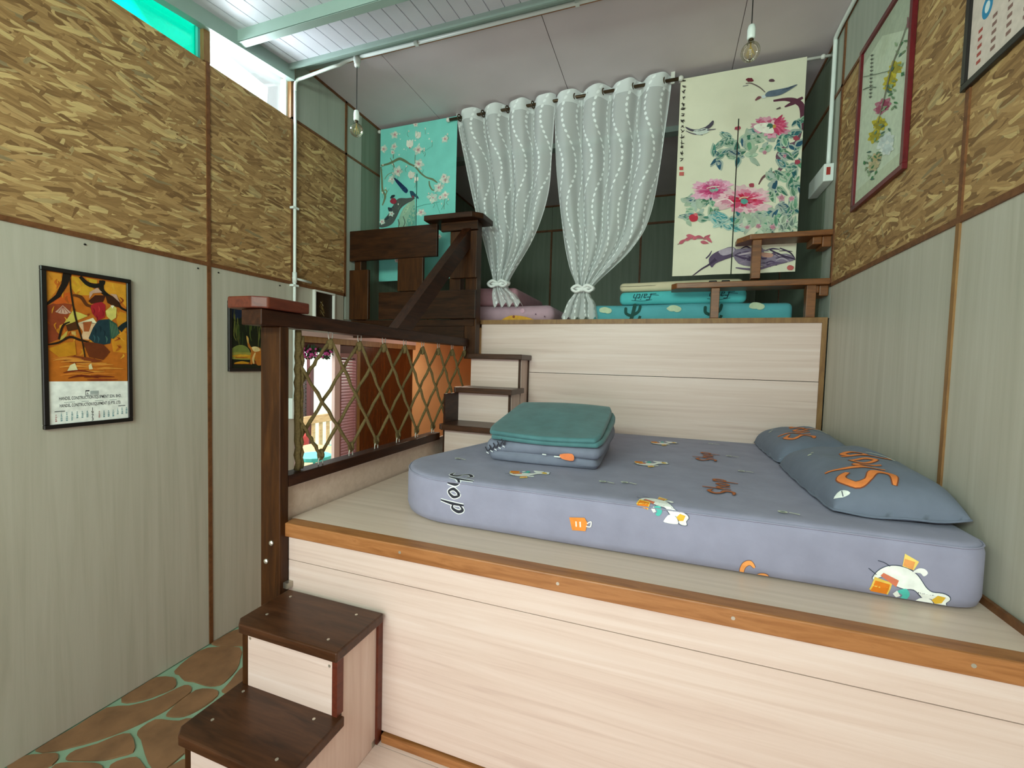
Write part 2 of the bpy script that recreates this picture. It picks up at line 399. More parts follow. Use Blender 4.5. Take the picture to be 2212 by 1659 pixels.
# ------------------------------------------------------------------ flat print: coloured outlines laid on a surface
class Art:
    """drawing on a canvas; `quad` = canvas points of the print's top-left, top-right, bottom-right, bottom-left corner"""
    def __init__(self, quad=None, seed=1):
        self.items = []; self.sm = True; self.r = random.Random(seed)
        self.H = None
        if quad:
            import numpy as np
            A = []; y = []
            for (px, py), (u, v) in zip(quad, ((0, 0), (1, 0), (1, 1), (0, 1))):
                A.append([px, py, 1, 0, 0, 0, -u * px, -u * py]); y.append(u)
                A.append([0, 0, 0, px, py, 1, -v * px, -v * py]); y.append(v)
            self.H = list(np.linalg.solve(np.array(A, float), np.array(y, float))) + [1.0]
    def m(self, p):
        if not self.H: return (p[0], p[1])
        h = self.H; w = h[6] * p[0] + h[7] * p[1] + h[8]
        return ((h[0] * p[0] + h[1] * p[1] + h[2]) / w, (h[3] * p[0] + h[4] * p[1] + h[5]) / w)
    def jit(self, col, j):
        c = lin(col) if isinstance(col, str) else col
        k = 1 + self.r.uniform(-j, j)
        return tuple(min(1, max(0, x * k)) for x in c)
    def poly(self, col, pts, smooth=True, j=0.0, n=3):
        q = [tuple(p) for p in (catmull([(*p, 0) for p in pts], n, True) if smooth and self.sm else pts)]
        self.items.append((self.jit(col, j), [self.m(p) for p in q])); return self
    def rib(self, col, pts, w, j=0.0, n=5, taper=True):
        c = catmull([(*p, 0) for p in pts], n); k = len(c); L_, R_ = [], []
        for i, p in enumerate(c):
            t = (c[min(i + 1, k - 1)] - c[max(i - 1, 0)]).normalized()
            f = i / (k - 1)
            if isinstance(w, (list, tuple)):
                q = f * (len(w) - 1); a = min(int(q), len(w) - 2); ww = w[a] + (w[a + 1] - w[a]) * (q - a)
            else: ww = w
            d = Vector((-t.y, t.x, 0)) * ww / 2
            L_.append(p + d); R_.append(p - d)
        col_ = self.jit(col, j)
        for i in range(k - 1):
            self.items.append((col_, [self.m(x) for x in (L_[i], L_[i + 1], R_[i + 1], R_[i])], i > 0))
        return self
    def leaf(self, col, x, y, ang, ln, wd, j=0.15):
        ca, sa = math.cos(ang), math.sin(ang)
        pts = [(0, 0), (0.3, 0.5), (0.65, 0.38), (1, 0), (0.65, -0.38), (0.3, -0.5)]
        return self.poly(col, [(x + ln * a * ca - wd * b * sa, y + ln * a * sa + wd * b * ca) for a, b in pts], True, j)
    def disc(self, col, x, y, rx, ry=None, n=12, wob=0.0, j=0.0):
        ry = ry or rx
        return self.poly(col, [(x + rx * math.cos(2 * math.pi * i / n) * (1 + self.r.uniform(-wob, wob)), y + ry * math.sin(2 * math.pi * i / n) * (1 + self.r.uniform(-wob, wob))) for i in range(n)], True, j, 2)
    def flower(self, x, y, r, cols, n=6, squash=1.0, centre=None, open_=1.0, ang0=None):
        a0 = self.r.uniform(0, 6.28) if ang0 is None else ang0
        rings = len(cols)
        for k, c in enumerate(cols):
            rr = r * (1 - 0.27 * k)
            for i in range(n):
                a = a0 + 0.4 * k + 2 * math.pi * i / n * open_ + self.r.uniform(-0.15, 0.15)
                l = rr * self.r.uniform(0.8, 1.1)
                self.leaf(c, x, y, a, l, l * 0.75, 0.10)
        if centre: self.disc(centre, x, y, r * 0.16)
        return self
    def text(self, s, col, x, y, size, align='CENTER', bold=0.0, xs=1.0, rot=0.0, shear=0.0):
        cu = bpy.data.curves.new('lettering', 'FONT'); cu.body = s; cu.size = size; cu.align_x = align; cu.offset = bold * size; cu.shear = shear
        cu.resolution_u = 2
        o = bpy.data.objects.new('lettering', cu); C.objects.link(o)
        bpy.context.view_layer.update()
        me = o.evaluated_get(bpy.context.evaluated_depsgraph_get()).to_mesh()
        c = lin(col); cr, sr = math.cos(rot), math.sin(rot); first = True
        for p in me.polygons:
            pts = [me.vertices[i].co for i in p.vertices]
            q = [((a.x * xs) * cr + a.y * sr + x, (a.x * xs) * sr - a.y * cr + y) for a in pts]
            self.items.append((c, [self.m(t) for t in q], not first)); first = False
        o.to_mesh_clear(); bpy.data.objects.remove(o); bpy.data.curves.remove(cu)
        return self
    def build(self, name, mat, parent, fn, step=2e-5, lift=0.0015, maxedge=None, clip=True, guard=None, cut=None, vmax=1.0):
        """fn(u, v, h) -> point on the surface raised by h along its normal"""
        verts = []; faces = []; cols = []; layer = 0
        for it in self.items:
            c, pts = it[0], it[1]
            same = len(it) > 2 and it[2]
            if not same: layer += 1
            if clip: pts = [(min(1, max(0, u)), min(vmax, max(0, v))) for u, v in pts]
            if len(pts) < 3: continue
            tris = tessellate_polygon([[Vector((u, v, 0)) for u, v in pts]]) if len(pts) > 4 else ([(0, 1, 2)] if len(pts) == 3 else [(0, 1, 2), (0, 2, 3)])
            todo = [[pts[i] for i in t] for t in tris]
            if maxedge:
                done = []
                while todo:
                    t = todo.pop()
                    e = [math.dist(t[i], t[(i + 1) % 3]) for i in range(3)]
                    k = e.index(max(e))
                    if e[k] > maxedge and len(done) + len(todo) < 4000:
                        a, b_, d = t[k], t[(k + 1) % 3], t[(k + 2) % 3]; mm = ((a[0] + b_[0]) / 2, (a[1] + b_[1]) / 2)
                        todo += [[a, mm, d], [mm, b_, d]]
                    else: done.append(t)
                todo = done
            if cut: todo = cut(todo)
            for t in todo:
                i0 = len(verts)
                verts += [fn(u, v, lift + layer * step) for u, v in t]
                faces.append((i0, i0 + 1, i0 + 2)); cols.append(c)
        if guard: verts, faces, cols = guard(verts, faces, cols)
        me = bpy.data.meshes.new(name); me.from_pydata([tuple(v) for v in verts], [], faces); me.update()
        vtx_color(me, cols); me.materials.append(MATS[mat])
        o = bpy.data.objects.new(name, me); C.objects.link(o)
        o['kind'] = 'stuff'
        if parent is not None: adopt(o, parent)
        return o

XL, XR, YF, YB, ZP, ZL, ZW, ZO, ZC, YBK = -2.724, 0.989, 1.455, 3.42, 1.153, 2.225, 2.44, 3.662, 4.11, 6.10
YFRONT = -1.8

# ------------------------------------------------------------------ the setting
def slab(parent, name, mat, *b, w=0.0):
    bm = B(*b)
    if w: bev(bm, w, 1)
    return obj(name, bm, mat, parent)

# stone floor with green grout
fl = obj('floor', B(-9.5, XR + 0.1, YFRONT, 9.0, -0.10, -0.008), 'grout'); fl['kind'] = 'structure'
STONES = [
 [(-2.722,1.051),(-2.721,1.093),(-2.676,1.118),(-2.615,1.149),(-2.58,1.144),(-2.559,1.128),(-2.563,1.086),(-2.709,1.03)],
 [(-2.718,1.125),(-2.712,1.265),(-2.712,1.399),(-2.619,1.45),(-2.549,1.525),(-2.525,1.595),(-2.503,1.655),(-2.461,1.661),(-2.422,1.635),(-2.414,1.569),(-2.412,1.503),(-2.426,1.444),(-2.459,1.355),(-2.524,1.258),(-2.587,1.196),(-2.627,1.159)],
 [(-2.541,1.156),(-2.545,1.19),(-2.493,1.247),(-2.465,1.304),(-2.419,1.338),(-2.332,1.31),(-2.291,1.281),(-2.322,1.247),(-2.364,1.21),(-2.446,1.175),(-2.519,1.15)],
 [(-2.656,1.459),(-2.715,1.466),(-2.716,1.569),(-2.712,1.639),(-2.625,1.672),(-2.567,1.652),(-2.536,1.621),(-2.563,1.559),(-2.594,1.508)],
 [(-2.673,1.71),(-2.712,1.825),(-2.70,1.928),(-2.517,2.005),(-2.42,1.932),(-2.355,1.86),(-2.325,1.78),(-2.323,1.732),(-2.367,1.704),(-2.427,1.696),(-2.487,1.694),(-2.544,1.682),(-2.622,1.702)],
 [(-2.716,1.965),(-2.716,2.02),(-2.71,2.116),(-2.631,2.18),(-2.519,2.16),(-2.40,2.05),(-2.519,2.025),(-2.611,1.981)],
 [(-2.383,1.488),(-2.405,1.563),(-2.406,1.652),(-2.356,1.682),(-2.301,1.693),(-2.259,1.669),(-2.253,1.594),(-2.272,1.527),(-2.304,1.496),(-2.362,1.478)],
 [(-2.385,1.351),(-2.405,1.38),(-2.396,1.439),(-2.333,1.459),(-2.275,1.477),(-2.231,1.512),(-2.096,1.456),(-2.025,1.406),(-2.064,1.362),(-2.059,1.281),(-2.117,1.258),(-2.234,1.296),(-2.335,1.339)],
 [(-2.532,1.098),(-2.527,1.127),(-2.462,1.155),(-2.384,1.182),(-2.342,1.184),(-2.323,1.179),(-2.267,1.141),(-2.451,1.03)],
 [(-2.296,1.189),(-2.309,1.21),(-2.294,1.237),(-2.25,1.268),(-2.187,1.258),(-2.111,1.233),(-2.097,1.176),(-2.209,1.12)],
 [(-2.263,1.698),(-2.274,1.714),(-2.293,1.77),(-2.331,1.857),(-2.315,1.912),(-2.185,1.846),(-2.171,1.714)]]
def clip_poly(poly, nx, ny, d):
    out = []
    for i in range(len(poly)):
        a, b = poly[i], poly[(i + 1) % len(poly)]
        sa, sb = a[0] * nx + a[1] * ny - d, b[0] * nx + b[1] * ny - d
        if sa <= 0: out.append(a)
        if (sa < 0) != (sb < 0) and sa != sb:
            t = sa / (sa - sb); out.append((a[0] + (b[0] - a[0]) * t, a[1] + (b[1] - a[1]) * t))
    return out
def inset(poly, k):
    cx = sum(p[0] for p in poly) / len(poly); cy = sum(p[1] for p in poly) / len(poly)
    return [(cx + (x - cx) * (1 - k / max(0.05, math.hypot(x - cx, y - cy))), cy + (y - cy) * (1 - k / max(0.05, math.hypot(x - cx, y - cy)))) for x, y in poly]
rs = random.Random(11)
seeds = [(sum(p[0] for p in s) / len(s), sum(p[1] for p in s) / len(s)) for s in STONES]
n_fixed = len(seeds)
for a in range(7):
    for b_ in range(34):
        p = (-2.66 + 0.27 * a * 0.85 + rs.uniform(-0.07, 0.07), YFRONT + 0.1 + 0.235 * b_ + rs.uniform(-0.07, 0.07))
        if p[0] > -1.02: continue
        if all(math.dist(p, q) > 0.2 for q in seeds): seeds.append(p)
for i, s in enumerate(seeds):
    if i < n_fixed: poly = STONES[i]
    else:
        poly = [(XL + 0.006, YFRONT), (-0.98, YFRONT), (-0.98, YBK), (XL + 0.006, YBK)]
        for k, q in enumerate(seeds):
            if k == i or math.dist(s, q) > 1.2: continue
            nx, ny = q[0] - s[0], q[1] - s[1]; f = 0.5
            poly = clip_poly(poly, nx, ny, (s[0] + nx * f) * nx + (s[1] + ny * f) * ny)
            if len(poly) < 3: break
        if len(poly) < 3: continue
        poly = inset(poly, 0.018)
    poly = [tuple(p)[:2] for p in catmull([(*p, 0) for p in poly], 2, True)]
    obj('stone', prism(poly, 'z', -0.03, rs.uniform(-0.002, 0.002)), 'stone', fl)

# raised boarded floor in front of the sleeping platform
fr = struct('floor_raised', (0, 0, 0.3))
for k in range(18):
    y0 = YFRONT + 0.19 * k
    slab(fr, 'floor_board', 'cream_laminate', -1.045, XR, y0, min(y0 + 0.187, YF), 0.28, 0.32)
slab(fr, 'side_board', 'cream_laminate_side', -1.05, -1.03, YFRONT, YF, 0.0, 0.318)

# left wall
wl = struct('wall_left', (XL, 0, 0))
BX0, BX1 = XL - 0.09, XL - 0.02
for b in ((YFRONT, 2.65, 0, 2.1), (YFRONT, 3.2, 2.1, ZO), (2.60, YBK, ZO, 4.3), (3.2, YBK, 2.1, ZO), (3.37, YBK, 0, 2.1)):
    slab(wl, 'backing', 'gray_panel', BX0, BX1, *b)
slab(wl, 'backing', 'gray_panel', BX0, BX1, YFRONT, 0.92, ZO, 3.9)
def panel(parent, x, side, mat, y0, y1, z0, z1, name='wall_panel'):
    return slab(parent, name, mat, *((x - 0.02, x) if side < 0 else (x, x + 0.02)), y0 + 0.002, y1 - 0.002, z0, z1)
for y0, y1 in ((YFRONT, -0.473), (-0.473, 0.747), (0.747, 1.967), (1.967, 2.64)):
    panel(wl, XL, -1, 'wall_laminate', y0, y1, 0.0, ZW - 0.01)
panel(wl, XL, -1, 'wall_laminate', 2.64, 3.18, 2.10, ZW - 0.01)
for y0, y1 in ((YFRONT, -0.473), (-0.473, 0.747), (0.747, 1.967), (1.967, 2.612), (2.612, 3.182)):
    panel(wl, XL, -1, 'osb', y0, y1, ZW + 0.008, ZO - 0.008, 'strand_board')
panel(wl, XL, -1, 'gray_panel', 2.63, 3.19, ZO + 0.008, 4.2)
for y0, y1 in ((3.20, 3.40), (3.40, 4.62), (4.62, YBK)):
    panel(wl, XL, -1, 'gray_panel_shaded' if y0 > 3.3 else 'gray_panel', y0, y1, ZL, ZO - 0.008)
    panel(wl, XL, -1, 'gray_panel_shaded' if y0 > 3.3 else 'gray_panel', y0, y1, ZO + 0.008, 4.12)
def strip(parent, name, mat, *b): return slab(parent, name, mat, *b)
T = 0.007
strip(wl, 'trim', 'trim_wood', XL - 0.015, XL + T, YFRONT, 3.19, ZW - 0.013, ZW + 0.011)
strip(wl, 'trim', 'trim_wood', XL - 0.015, XL + T, 2.60, YBK, ZO - 0.009, ZO + 0.009)
for y in (-0.473, 0.747, 1.967):
    strip(wl, 'trim', 'trim_wood', XL - 0.015, XL + T, y - 0.011, y + 0.011, 0, ZW - 0.013)
    strip(wl, 'trim', 'trim_wood', XL - 0.015, XL + T, y - 0.011, y + 0.011, ZW + 0.011, ZO)
strip(wl, 'trim', 'trim_wood', XL - 0.015, XL + T, 2.600, 2.622, ZW + 0.011, 4.0)
strip(wl, 'trim', 'trim_wood', XL - 0.015, XL + T, 3.178, 3.20, ZW - 0.013, 4.11)
strip(wl, 'trim', 'trim_wood', XL - 0.015, XL + T, 4.61, 4.63, ZL, 4.11)
strip(wl, 'trim', 'trim_wood', XL - 0.015, XL + T, 2.80, YBK, ZC - 0.02, ZC)
for y in (0.85, 1.35, 1.9, 2.03, 2.5):
    bm = bmesh.new(); tube(bm, [(XL, y, ZW - 0.04), (XL + 0.004, y, ZW - 0.04)], 0.005, 6); obj('screw', bm, 'black', wl)

# windows in the wedge under the roof
def zroof(y): return 3.61 + 0.121 * y
def wedge(x0, x1, y0, y1, zlo, dz=0.0):
    return prism([(y0, zlo), (y1, zlo), (y1, zroof(y1) + dz), (y0, zroof(y0) + dz)], 'x', x0, x1)
for n, (y0, y1, g, label) in enumerate(((0.95, 1.945, 'green_glass', 'green tinted'), (1.985, 2.595, 'clear_glass', 'clear'))):
    w = struct('window_%d' % (n + 1), (XL, y0, ZO))
    obj('pane', wedge(XL - 0.055, XL - 0.049, y0, y1, ZO, 0.05), g, w)
    fm = 'patio_teal' if n == 0 else 'pvc'
    slab(w, 'frame', fm, XL - 0.06, XL - 0.03, y1 - 0.014, y1, ZO, zroof(y1) + 0.02)
    slab(w, 'frame', fm, XL - 0.06, XL - 0.03, y0, y1, ZO, ZO + 0.008)
    slab(w, 'frame', fm, XL - 0.06, XL - 0.03, y0, y0 + 0.02, ZO, zroof(y0) + 0.02)
slab(wl, 'mullion', 'trim_light', XL - 0.08, XL, 1.945, 1.985, ZO, zroof(1.965) + 0.03)
slab(wl, 'mullion', 'trim_light', XL - 0.08, XL + 0.003, 2.595, 2.635, ZO, 4.05)

# right wall
wr = struct('wall_right', (XR, 0, 0))
slab(wr, 'backing', 'gray_panel', XR + 0.02, XR + 0.09, YFRONT, YBK, 0, 4.3)
YE = 3.40
for y0, y1 in ((YFRONT, -0.37), (-0.37, 0.85), (0.85, 2.07), (2.07, YE)):
    panel(wr, XR, 1, 'wall_laminate', y0, y1, 0.3, ZW - 0.01)
    panel(wr, XR, 1, 'osb', y0, y1, ZW + 0.008, ZO + 0.03, 'strand_board')
    panel(wr, XR, 1, 'gray_panel', y0, y1, ZO + 0.045, 4.2)
for y0, y1 in ((YE, 3.62), (3.62, 4.84), (4.84, YBK)):
    mm = 'gray_panel' if y0 < 3.5 else 'gray_panel_shaded'
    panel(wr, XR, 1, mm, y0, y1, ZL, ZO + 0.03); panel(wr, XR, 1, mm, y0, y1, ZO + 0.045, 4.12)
def rtrim(y0, y1, z0, z1, m='trim_wood'): strip(wr, 'trim', m, XR - T, XR + 0.015, y0, y1, z0, z1)
rtrim(YFRONT, YE, ZW - 0.013, ZW + 0.011); rtrim(YFRONT, YBK, ZO + 0.028, ZO + 0.048)
for y in (-0.37, 0.85, 2.07):
    rtrim(y - 0.011, y + 0.011, 0.3, ZW - 0.013, 'trim_light'); rtrim(y - 0.011, y + 0.011, ZW + 0.011, ZO + 0.03)
rtrim(YE - 0.012, YE + 0.012, ZW - 0.013, 4.11); rtrim(4.83, 4.85, ZL, 4.11); rtrim(2.8, YBK, ZC - 0.02, ZC)

# loft back wall
wb = struct('wall_back', (0, YBK, 0))
slab(wb, 'backing', 'gray_panel', XL - 0.09, XR + 0.09, YBK + 0.02, YBK + 0.09, 0, 4.3)
for x0, x1 in ((XL, -1.61), (-1.61, -0.39), (-0.39, XR)):
    slab(wb, 'wall_panel', 'gray_panel_shaded', x0 + 0.002, x1 - 0.002, YBK, YBK + 0.02, ZL, 3.75)
    slab(wb, 'wall_panel', 'gray_panel_shaded', x0 + 0.002, x1 - 0.002, YBK, YBK + 0.02, 3.77, 4.11)
    if x0 > XL: strip(wb, 'trim', 'trim_wood', x0 - 0.012, x0 + 0.012, YBK - 0.012, YBK, ZL, 3.745)
strip(wb, 'trim', 'trim_wood', XL, XR, YBK - 0.012, YBK + 0.005, 3.745, 3.772)
strip(wb, 'trim', 'trim_wood', XL, XR, YBK - 0.012, YBK + 0.005, 4.09, 4.11)

# front wall behind the viewer, with the open doorway and a green-glazed strip above it
wf = struct('wall_front', (0, YFRONT, 0))
for b in ((XL - 0.09, -1.95, 0, 4.0), (0.85, XR + 0.09, 0, 4.0), (-1.95, 0.85, 2.15, 2.68), (-1.95, 0.85, 3.28, 4.0)):
    slab(wf, 'wall_panel', 'wall_laminate', b[0], b[1], YFRONT - 0.09, YFRONT, b[2], b[3])

# ceiling over the loft, in boards
ce = struct('ceiling', (0, YB, ZC))
slab(ce, 'backing', 'ceiling_board', XL - 0.09, XR + 0.09, 2.66, YBK + 0.09, 4.125, 4.3)
xs = (XL, -2.07, -0.85, 0.37, XR)
for x0, x1 in zip(xs, xs[1:]):
    slab(ce, 'ceiling_board', 'ceiling_board', x0 + 0.0025, x1 - 0.0025, 2.785, 4.40, ZC, ZC + 0.012)
    slab(ce, 'ceiling_board', 'ceiling_board', x0 + 0.0025, x1 - 0.0025, 4.50, YBK, ZC, ZC + 0.012)
slab(ce, 'beam', 'ceiling_steel', XL, XR, 4.40, 4.50, 4.06, 4.125)
slab(ce, 'fascia', 'edge_wood', XL, XR, 2.765, 2.785, ZC - 0.006, ZC + 0.03)

# metal roof over the front bay: rib sheets running down the slope, steel rafter and purlins
ro = struct('roof', (0, 0, 3.7))
def zr2(y): return 3.705 + 0.121 * y
k = 0; x = XL - 0.08
while x < XR + 0.09:
    obj('roof_rib', prism([(YFRONT, zr2(YFRONT) + 0.0), (2.555, zr2(2.555)), (2.555, zr2(2.555) + 0.02), (YFRONT, zr2(YFRONT) + 0.02)], 'x', x, x + 0.094), 'roof_sheet', ro)
    x += 0.1
obj('roof_sheet', prism([(YFRONT, zr2(YFRONT) + 0.008), (2.555, zr2(2.555) + 0.008), (2.555, zr2(2.555) + 0.05), (YFRONT, zr2(YFRONT) + 0.05)], 'x', XL - 0.09, XR + 0.09), 'roof_sheet', ro)
obj('rafter', prism([(YFRONT, zroof(YFRONT)), (2.60, zroof(2.60)), (2.60, zr2(2.6)), (YFRONT, zr2(YFRONT))], 'x', XL - 0.02, XL + 0.035), 'roof_steel', ro)
obj('rafter', prism([(YFRONT, zroof(YFRONT)), (2.60, zroof(2.60)), (2.60, zr2(2.6)), (YFRONT, zr2(YFRONT))], 'x', XR - 0.035, XR + 0.02), 'roof_steel', ro)
for y in (-0.6, 0.8, 2.14):
    z = zr2(y)
    slab(ro, 'purlin', 'roof_steel', XL + 0.035, XR - 0.035, y, y + 0.006, z - 0.075, z + 0.005)
    slab(ro, 'purlin', 'roof_steel', XL + 0.035, XR - 0.035, y, y + 0.05, z - 0.078, z - 0.072)
    slab(ro, 'purlin', 'roof_steel', XL + 0.035, XR - 0.035, y + 0.045, y + 0.05, z - 0.075, z - 0.055)
slab(ro, 'beam', 'roof_steel', XL, XR, 2.545, 2.56, 3.975, 4.08)
slab(ro, 'beam', 'roof_steel', XL, XR, 2.56, 2.64, 4.04, 4.05)
slab(ro, 'beam', 'roof_steel', XL, XR, 2.64, 2.655, 4.04, 4.3)
slab(ro, 'beam', 'ceiling_steel', XL, XR, 2.655, 2.765, 4.10, 4.115)

# ------------------------------------------------------------------ under the loft: left wall with doorway, shutter, brown door, peach wall
dz = struct('door_1', (XL, 2.66, 0), 'open doorway to the bright patio under the loft')
slab(dz, 'frame', 'pink_frame', XL - 0.05, XL + 0.004, 2.642, 2.655, 0, 2.09)
slab(dz, 'frame', 'pink_frame', XL - 0.02, XL + 0.012, 3.065, 3.13, 0, 2.09)
slab(dz, 'lintel', 'pink_frame', XL - 0.05, XL + 0.02, 2.645, 4.35, 2.045, 2.10)
slab(dz, 'lintel', 'trim_light', XL - 0.05, XL + 0.014, 2.645, 4.35, 1.995, 2.045)
slab(dz, 'lintel', 'maroon', XL - 0.05, XL - 0.01, 2.655, 3.37, 1.92, 1.995)
d2 = struct('door_2', (XL, 3.85, 0), 'glossy dark brown door under the loft beside the shutter')
slab(d2, 'leaf', 'brown_door', XL - 0.02, XL + 0.012, 3.395, 4.30, 0.02, 1.995, w=0.004)
slab(d2, 'frame', 'trim_light', XL - 0.02, XL + 0.016, 3.36, 3.393, 0, 1.995)
slab(wl, 'plaster', 'peach_wall', XL - 0.02, XL, 4.30, YBK, 0, 2.16)
slab(wb, 'plaster', 'peach_wall', XL, -1.5, YBK - 0.004, YBK + 0.02, 0, 2.16)
sh = thing('louvered_shutter', 'tall mauve louvered shutter beside the open patio doorway', 'shutter', (XL, 3.25, 0.0))
slab(sh, 'stile', 'mauve_paint', XL - 0.03, XL + 0.01, 3.132, 3.15, 0.0, 1.92)
slab(sh, 'stile', 'mauve_paint', XL - 0.03, XL + 0.01, 3.34, 3.358, 0.0, 1.92)
slab(sh, 'rail', 'mauve_paint', XL - 0.03, XL + 0.01, 3.15, 3.34, 1.88, 1.92)
slab(sh, 'rail', 'mauve_paint', XL - 0.03, XL + 0.01, 3.15, 3.34, 0.0, 0.98)
zz = 0.985
while zz < 1.87:
    obj('slat', B(XL - 0.028, XL + 0.008, 3.15, 3.34, zz, zz + 0.006, fn=lambda x, y, z: (x, y, z - (x - XL) * 0.45)), 'mauve_paint', sh); zz += 0.0265
# partition below the loft, its ceiling lamp
wp = obj('wall_partition', B(-1.52, -1.49, 3.45, YBK, 0, 2.163), 'peach_wall'); wp['kind'] = 'structure'
lp = thing('ceiling_lamp', 'small round warm ceiling lamp under the loft floor', 'lamp', (-2.1, 4.1, 2.16))
bm = bmesh.new(); lathe(bm, [(0.10, 2.169), (0.10, 2.155), (0.085, 2.15)], -2.1, 4.1); obj('base', bm, 'white_metal', lp)
bm = bmesh.new(); lathe(bm, [(0.08, 2.15), (0.075, 2.13), (0.045, 2.115), (0.005, 2.11)], -2.1, 4.1); obj('shade', bm, 'lamp_glow', lp, True)

# patio seen through the doorway
pt = thing('patio_table', 'pale wooden patio table beyond the open doorway', 'table', (-4.0, 4.15, 0))
obj('table_top', bev(B(-4.4, -3.55, 3.55, 4.55, 0.70, 0.735), 0.005), 'patio_wood', pt)
for x, y in ((-4.33, 3.62), (-4.33, 4.48), (-3.62, 3.62), (-3.62, 4.48)): slab(pt, 'leg', 'maroon', x - 0.03, x + 0.03, y - 0.03, y + 0.03, 0, 0.70)
slab(pt, 'apron', 'maroon', -3.60, -3.58, 3.65, 4.45, 0.3, 0.70)
pb = thing('slatted_bench', 'light wooden slatted bench on the patio behind the table', 'bench', (-4.95, 4.9, 0))
slab(pb, 'seat', 'patio_teal', -5.1, -4.7, 4.2, 5.9, 0.42, 0.47)
slab(pb, 'backrest_rail', 'patio_wood', -5.14, -5.10, 4.2, 5.9, 0.86, 0.98)
for q in range(11): slab(pb, 'slat', 'patio_wood', -5.135, -5.115, 4.22 + 0.155 * q, 4.28 + 0.155 * q, 0.47, 0.86)
for x, y in ((-5.1, 4.22), (-5.1, 5.85), (-4.73, 4.22), (-4.73, 5.85)): slab(pb, 'leg', 'patio_wood', x - 0.025, x + 0.025, y - 0.025, y + 0.025, 0, 0.42)
cu = tag(obj('seat_cushion', rbox(-5.02, -4.98 + 0.22, 4.62, 4.9, 0.472, 0.80, 0.05), 'cushion_red', None, True), 'red cushion propped on the patio bench', 'cushion')
fc = thing('louver_screen', 'dark louvered screen at the far edge of the patio', 'screen', (-6.2, 6.0, 0))
for q in range(14): slab(fc, 'slat', 'patio_dark', -6.2, -6.17, 5.0, 7.6, 0.55 + 0.07 * q, 0.61 + 0.07 * q)
for y in (5.0, 6.25, 7.55): slab(fc, 'post', 'mauve_paint', -6.25, -6.2, y, y + 0.06, 0, 1.6)
def patio_post(x, y, m, label):
    o = obj('patio_post', bev(B(x - 0.04, x + 0.04, y - 0.04, y + 0.04, 0, 2.6), 0.006, 1), m); tag(o, label, 'post')
patio_post(-5.4, 5.55, 'maroon', 'brown patio post with a white box on it')
patio_post(-5.3, 6.02, 'patio_wood', 'pale wooden patio post nearest the doorway shutter')
o = tag(obj('meter_box', bev(B(-5.36, -5.31, 5.50, 5.60, 1.74, 1.90), 0.006), 'white_metal'), 'small white box mounted on the brown patio post', 'box')
bl = tag(obj('screen_panel', B(-6.1, -6.09, 6.2, 7.3, 0.0, 2.6), 'screen_cloth'), 'tall cream screen panel at the far side of the patio', 'screen')
st_ = thing('patio_stool', 'round teal stool just outside the patio doorway', 'stool', (-3.35, 3.5, 0))
bm = bmesh.new(); lathe(bm, [(0.16, 0.84), (0.17, 0.85), (0.17, 0.88), (0.15, 0.89)], -3.35, 3.5); obj('seat', bm, 'patio_teal', st_)
for a in range(4):
    bm = bmesh.new(); tube(bm, [(-3.35 + 0.10 * math.cos(a * 1.571 + 0.78), 3.5 + 0.10 * math.sin(a * 1.571 + 0.78), 0.84), (-3.35 + 0.16 * math.cos(a * 1.571 + 0.78), 3.5 + 0.16 * math.sin(a * 1.571 + 0.78), 0)], 0.012, 6); obj('leg', bm, 'patio_teal', st_)
ga = thing('flower_garland', 'pink flower garland with green leaves hung over the patio doorway', 'garland', (XL, 2.9, 1.93))
rg = random.Random(5)
bmL, bmF = bmesh.new(), bmesh.new()
for q in range(160):
    y, z, xx = rg.uniform(2.67, 3.05), rg.uniform(1.87, 1.97), XL - 0.012 + rg.uniform(-0.012, 0.02)
    a = rg.uniform(0, 6.28); r = 0.018
    v = [bmL.verts.new((xx + rg.uniform(-.006, .006), y + r * math.cos(a + t) * s, z + r * math.sin(a + t) * s)) for t, s in ((0, 1.2), (1.4, 0.5), (3.14, 1.2), (4.7, 0.5))]
    bmL.faces.new(v)
for q in range(26):
    y, z, xx = rg.uniform(2.68, 3.05), rg.uniform(1.88, 1.955), XL + 0.008 + rg.uniform(0, 0.012)
    bmesh.ops.create_icosphere(bmF, subdivisions=1, radius=rg.uniform(0.009, 0.017), matrix=Matrix.Translation((xx, y, z)))
lo = obj('leaves', bmL, 'leaf_green', ga); fo = obj('blossoms', bmF, 'flower_pink', ga)
lo['kind'] = 'stuff'; fo['kind'] = 'stuff'

# ------------------------------------------------------------------ built-in platform, steps, railing, loft
def tr(x, y, z): return (x, y, z)
bp_ = thing('sleeping_platform', 'built-in sleeping platform clad in pale cream laminate with an orange-brown edge', 'platform', (-0.27, 2.4, 0.32))
slab(bp_, 'front_board', 'cream_laminate', -1.53, XR - 0.008, YF, YF + 0.018, 0.36, 0.985)
slab(bp_, 'front_board', 'cream_laminate', -1.53, XR - 0.008, YF, YF + 0.018, 0.988, 1.10)
slab(bp_, 'bottom_trim', 'edge_wood', -1.03, XR - 0.008, YF - 0.012, YF + 0.01, 0.32, 0.352)
obj('edge_trim', bev(B(-1.545, XR - 0.008, YF - 0.02, YF + 0.045, 1.094, 1.155), 0.005), 'edge_wood', bp_)
slab(bp_, 'deck_board', 'deck_laminate', -1.56, XR - 0.008, YF + 0.046, 2.62, 1.12, 1.153)
slab(bp_, 'deck_board', 'deck_laminate', -1.56, XR - 0.008, 2.622, YB, 1.12, 1.153)
slab(bp_, 'kick_board', 'deck_laminate', -1.60, -1.575, 1.457, YB - 0.2, 0.0, 1.306)
slab(bp_, 'side_trim', 'red_wood', -1.672, -1.645, 1.44, 1.47, 1.08, 1.335)
